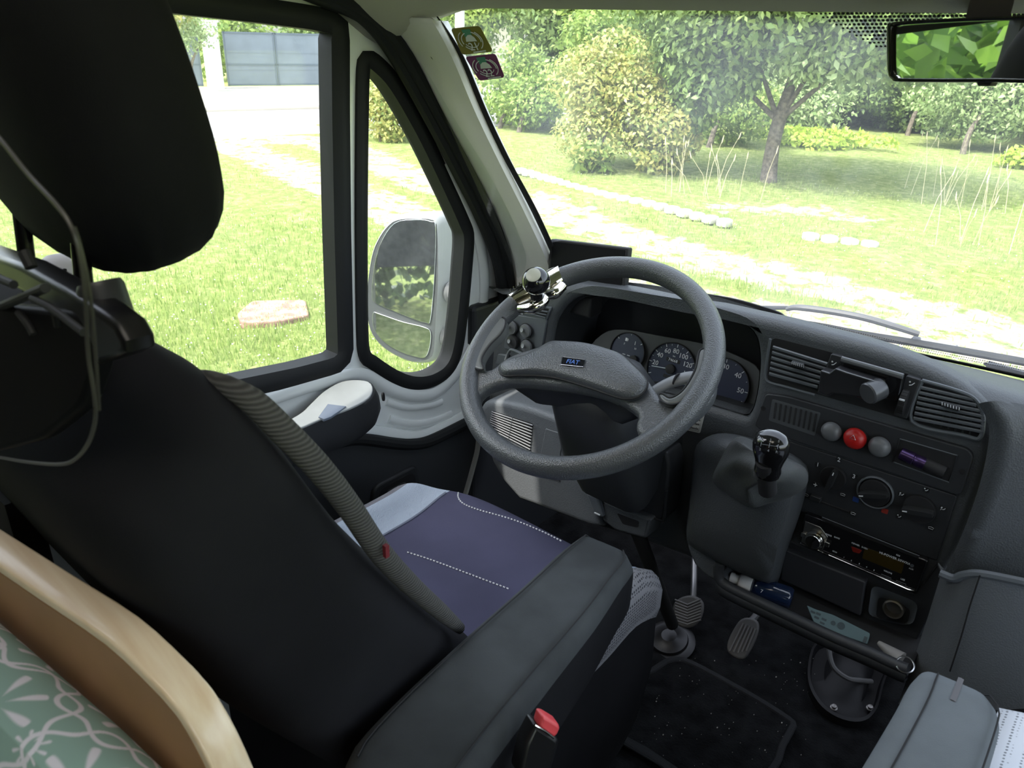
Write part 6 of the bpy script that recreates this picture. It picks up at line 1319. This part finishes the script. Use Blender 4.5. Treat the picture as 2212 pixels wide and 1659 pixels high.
# warning label on the fascia
wl = thing('warning_label', P(1495, 910, .006), 'white French warning label on the fascia, half hidden by the wheel rim', 'label')
LQ = PP([(1440, 872), (1524, 889), (1512, 936), (1428, 917)], .0012); 
platem('label_sheet', rquad(LQ, .003), None, NY, .0006, mat('label_white', (.62, .64, .62), .5), wl, bevel=.0001)
G().tube(PP([(1444, 876), (1520, 891), (1509, 932), (1433, 914)], .0015), .0003, 4, closed=True).out('label_border', mat('label_ink', (.03, .03, .03), .6), wl)
lx = P(1524, 889)-P(1440, 872); lx /= np.linalg.norm(lx)
for s_, u, v, z in (('ATTENTION', 1518, 897, .0075), ('des', 1513, 908, .006), ('devant', 1511, 917, .006), ('véhicule.', 1510, 927, .006)):
    text(s_, P(u, v, .0016), lx, NY, z, mat('label_ink', (.03, .03, .03), .6), wl, align='RIGHT')
# things on the shelf
bo_ = thing('spray_bottle', at(1640, 1270, 'y', 1.03), 'dark blue spray bottle with a white pump cap lying on the storage shelf', 'bottle')
b0 = at(1577, 1246, 'y', 1.03); b1_ = at(1712, 1294, 'y', 1.05); bd_ = (b1_-b0); BL_ = np.linalg.norm(bd_); bd_ /= BL_
G().lathe(b0, bd_, [(.007, 0), (.0085, .001), (.0085, .014), (.010, .015), (.0125, .017), (.013, .036), (.012, .0365)], 28).out('pump_cap', WHT, bo_, smooth=50)
G().lathe(b0+bd_*.036, bd_, [(.011, 0), (.0165, .008), (.0175, .014), (.0175, BL_-.042), (.015, BL_-.037), (.001, BL_-.036)], 28).out('bottle_body', mat('bottle_blue', (.008, .016, .045), .12, coat=.5), bo_, smooth=60)
text('7', b0+bd_*.058+np.array([0, -.0165, .006]), bd_, (0, -.9, .4), .008, PRN, bo_)
pk = thing('packet', at(1810, 1350, 'y', 1.03), 'flat light teal packet with small symbols lying on the storage shelf', 'packet')
PN = np.array([.15, -.72, .68]); PKP = at(1810, 1348, 'y', 1.04)
platem('packet_body', rquad([atp(u, v, PKP, PN) for u, v in ((1742, 1307), (1762, 1316), (1800, 1328), (1880, 1368), (1874, 1392), (1790, 1362), (1758, 1345))], .003), None, PN, .006, mat('packet_teal', (.07, .12, .13), .5), pk, bevel=.001)
q = G()
for u, v in ((1756, 1322), (1768, 1326), (1764, 1334), (1780, 1338), (1776, 1346)): q.box(atp(u, v, PKP, PN, .0006), (.007, .003, .0004), (UXc, np.cross(PN, UXc), PN/np.linalg.norm(PN)))
q.lathe(atp(1817, 1352, PKP, PN, .0004), PN, [(.0055, 0), (.0055, .0004)], 16); q.lathe(atp(1800, 1346, PKP, PN, .0004), PN, [(.0035, 0), (.0035, .0004)], 16)
q.box(atp(1868, 1382, PKP, PN, .0006), (.004, .010, .0004), (UXc, np.cross(PN, UXc), PN/np.linalg.norm(PN)))
q.out('printed_symbols', mat('packet_ink', (.02, .04, .05), .5), pk, smooth=0)
mk = thing('marker_pen', at(1925, 1410, 'y', 1.03), 'grey tapered tube lying at the right end of the storage shelf', 'tube')
a = at(1897, 1388, 'y', 1.03); b = at(1946, 1425, 'y', 1.02); G().lathe(a, b-a, [(.003, 0), (.004, .002), (.011, np.linalg.norm(b-a)-.004), (.012, np.linalg.norm(b-a)), (.0001, np.linalg.norm(b-a)+.001)], 20).out('tube_body', mat('tube_grey', (.22, .21, .20), .5), mk)
kr = G().lathe(at(1955, 1436, 'y', 1.0), (0, -.5, .8), [(.011, 0), (.0125, .001), (.011, .002)], 24, False, False); kr.tube([at(1955, 1436, 'y', 1.0)+np.array([.0115*math.cos(a), .0115*.85*math.sin(a), .0115*.53*math.sin(a)]) for a in np.linspace(0, 2*PI, 20)], .0009, 6)
o = kr.out('key_ring', STL); props(o, 'thin wire ring at the end of the shelf beside the grey tube', 'ring')
# purple lighter in the slot
li = thing('torch', P(1960, 985, -.01), 'small metallic purple torch lying in the slot right of the round buttons', 'torch')
a = P(1946, 978, .006); b = P(2000, 1002, .006); d_ = (b-a)/np.linalg.norm(b-a)
G().lathe(a, d_, [(.0105, 0), (.0115, .001), (.0115, .018), (.0105, .019), (.0105, .021), (.0112, .022), (.0112, .034), (.0001, .034)], 24, sx=1, sy=.8).out('body', mat('purple_metal', (.05, .03, .09), .3, .8), li)
G().lathe(b-d_*.002, d_, [(.009, 0), (.0095, .002), (.0095, .028), (.0001, .028)], 24).out('black_end', BLM, li)
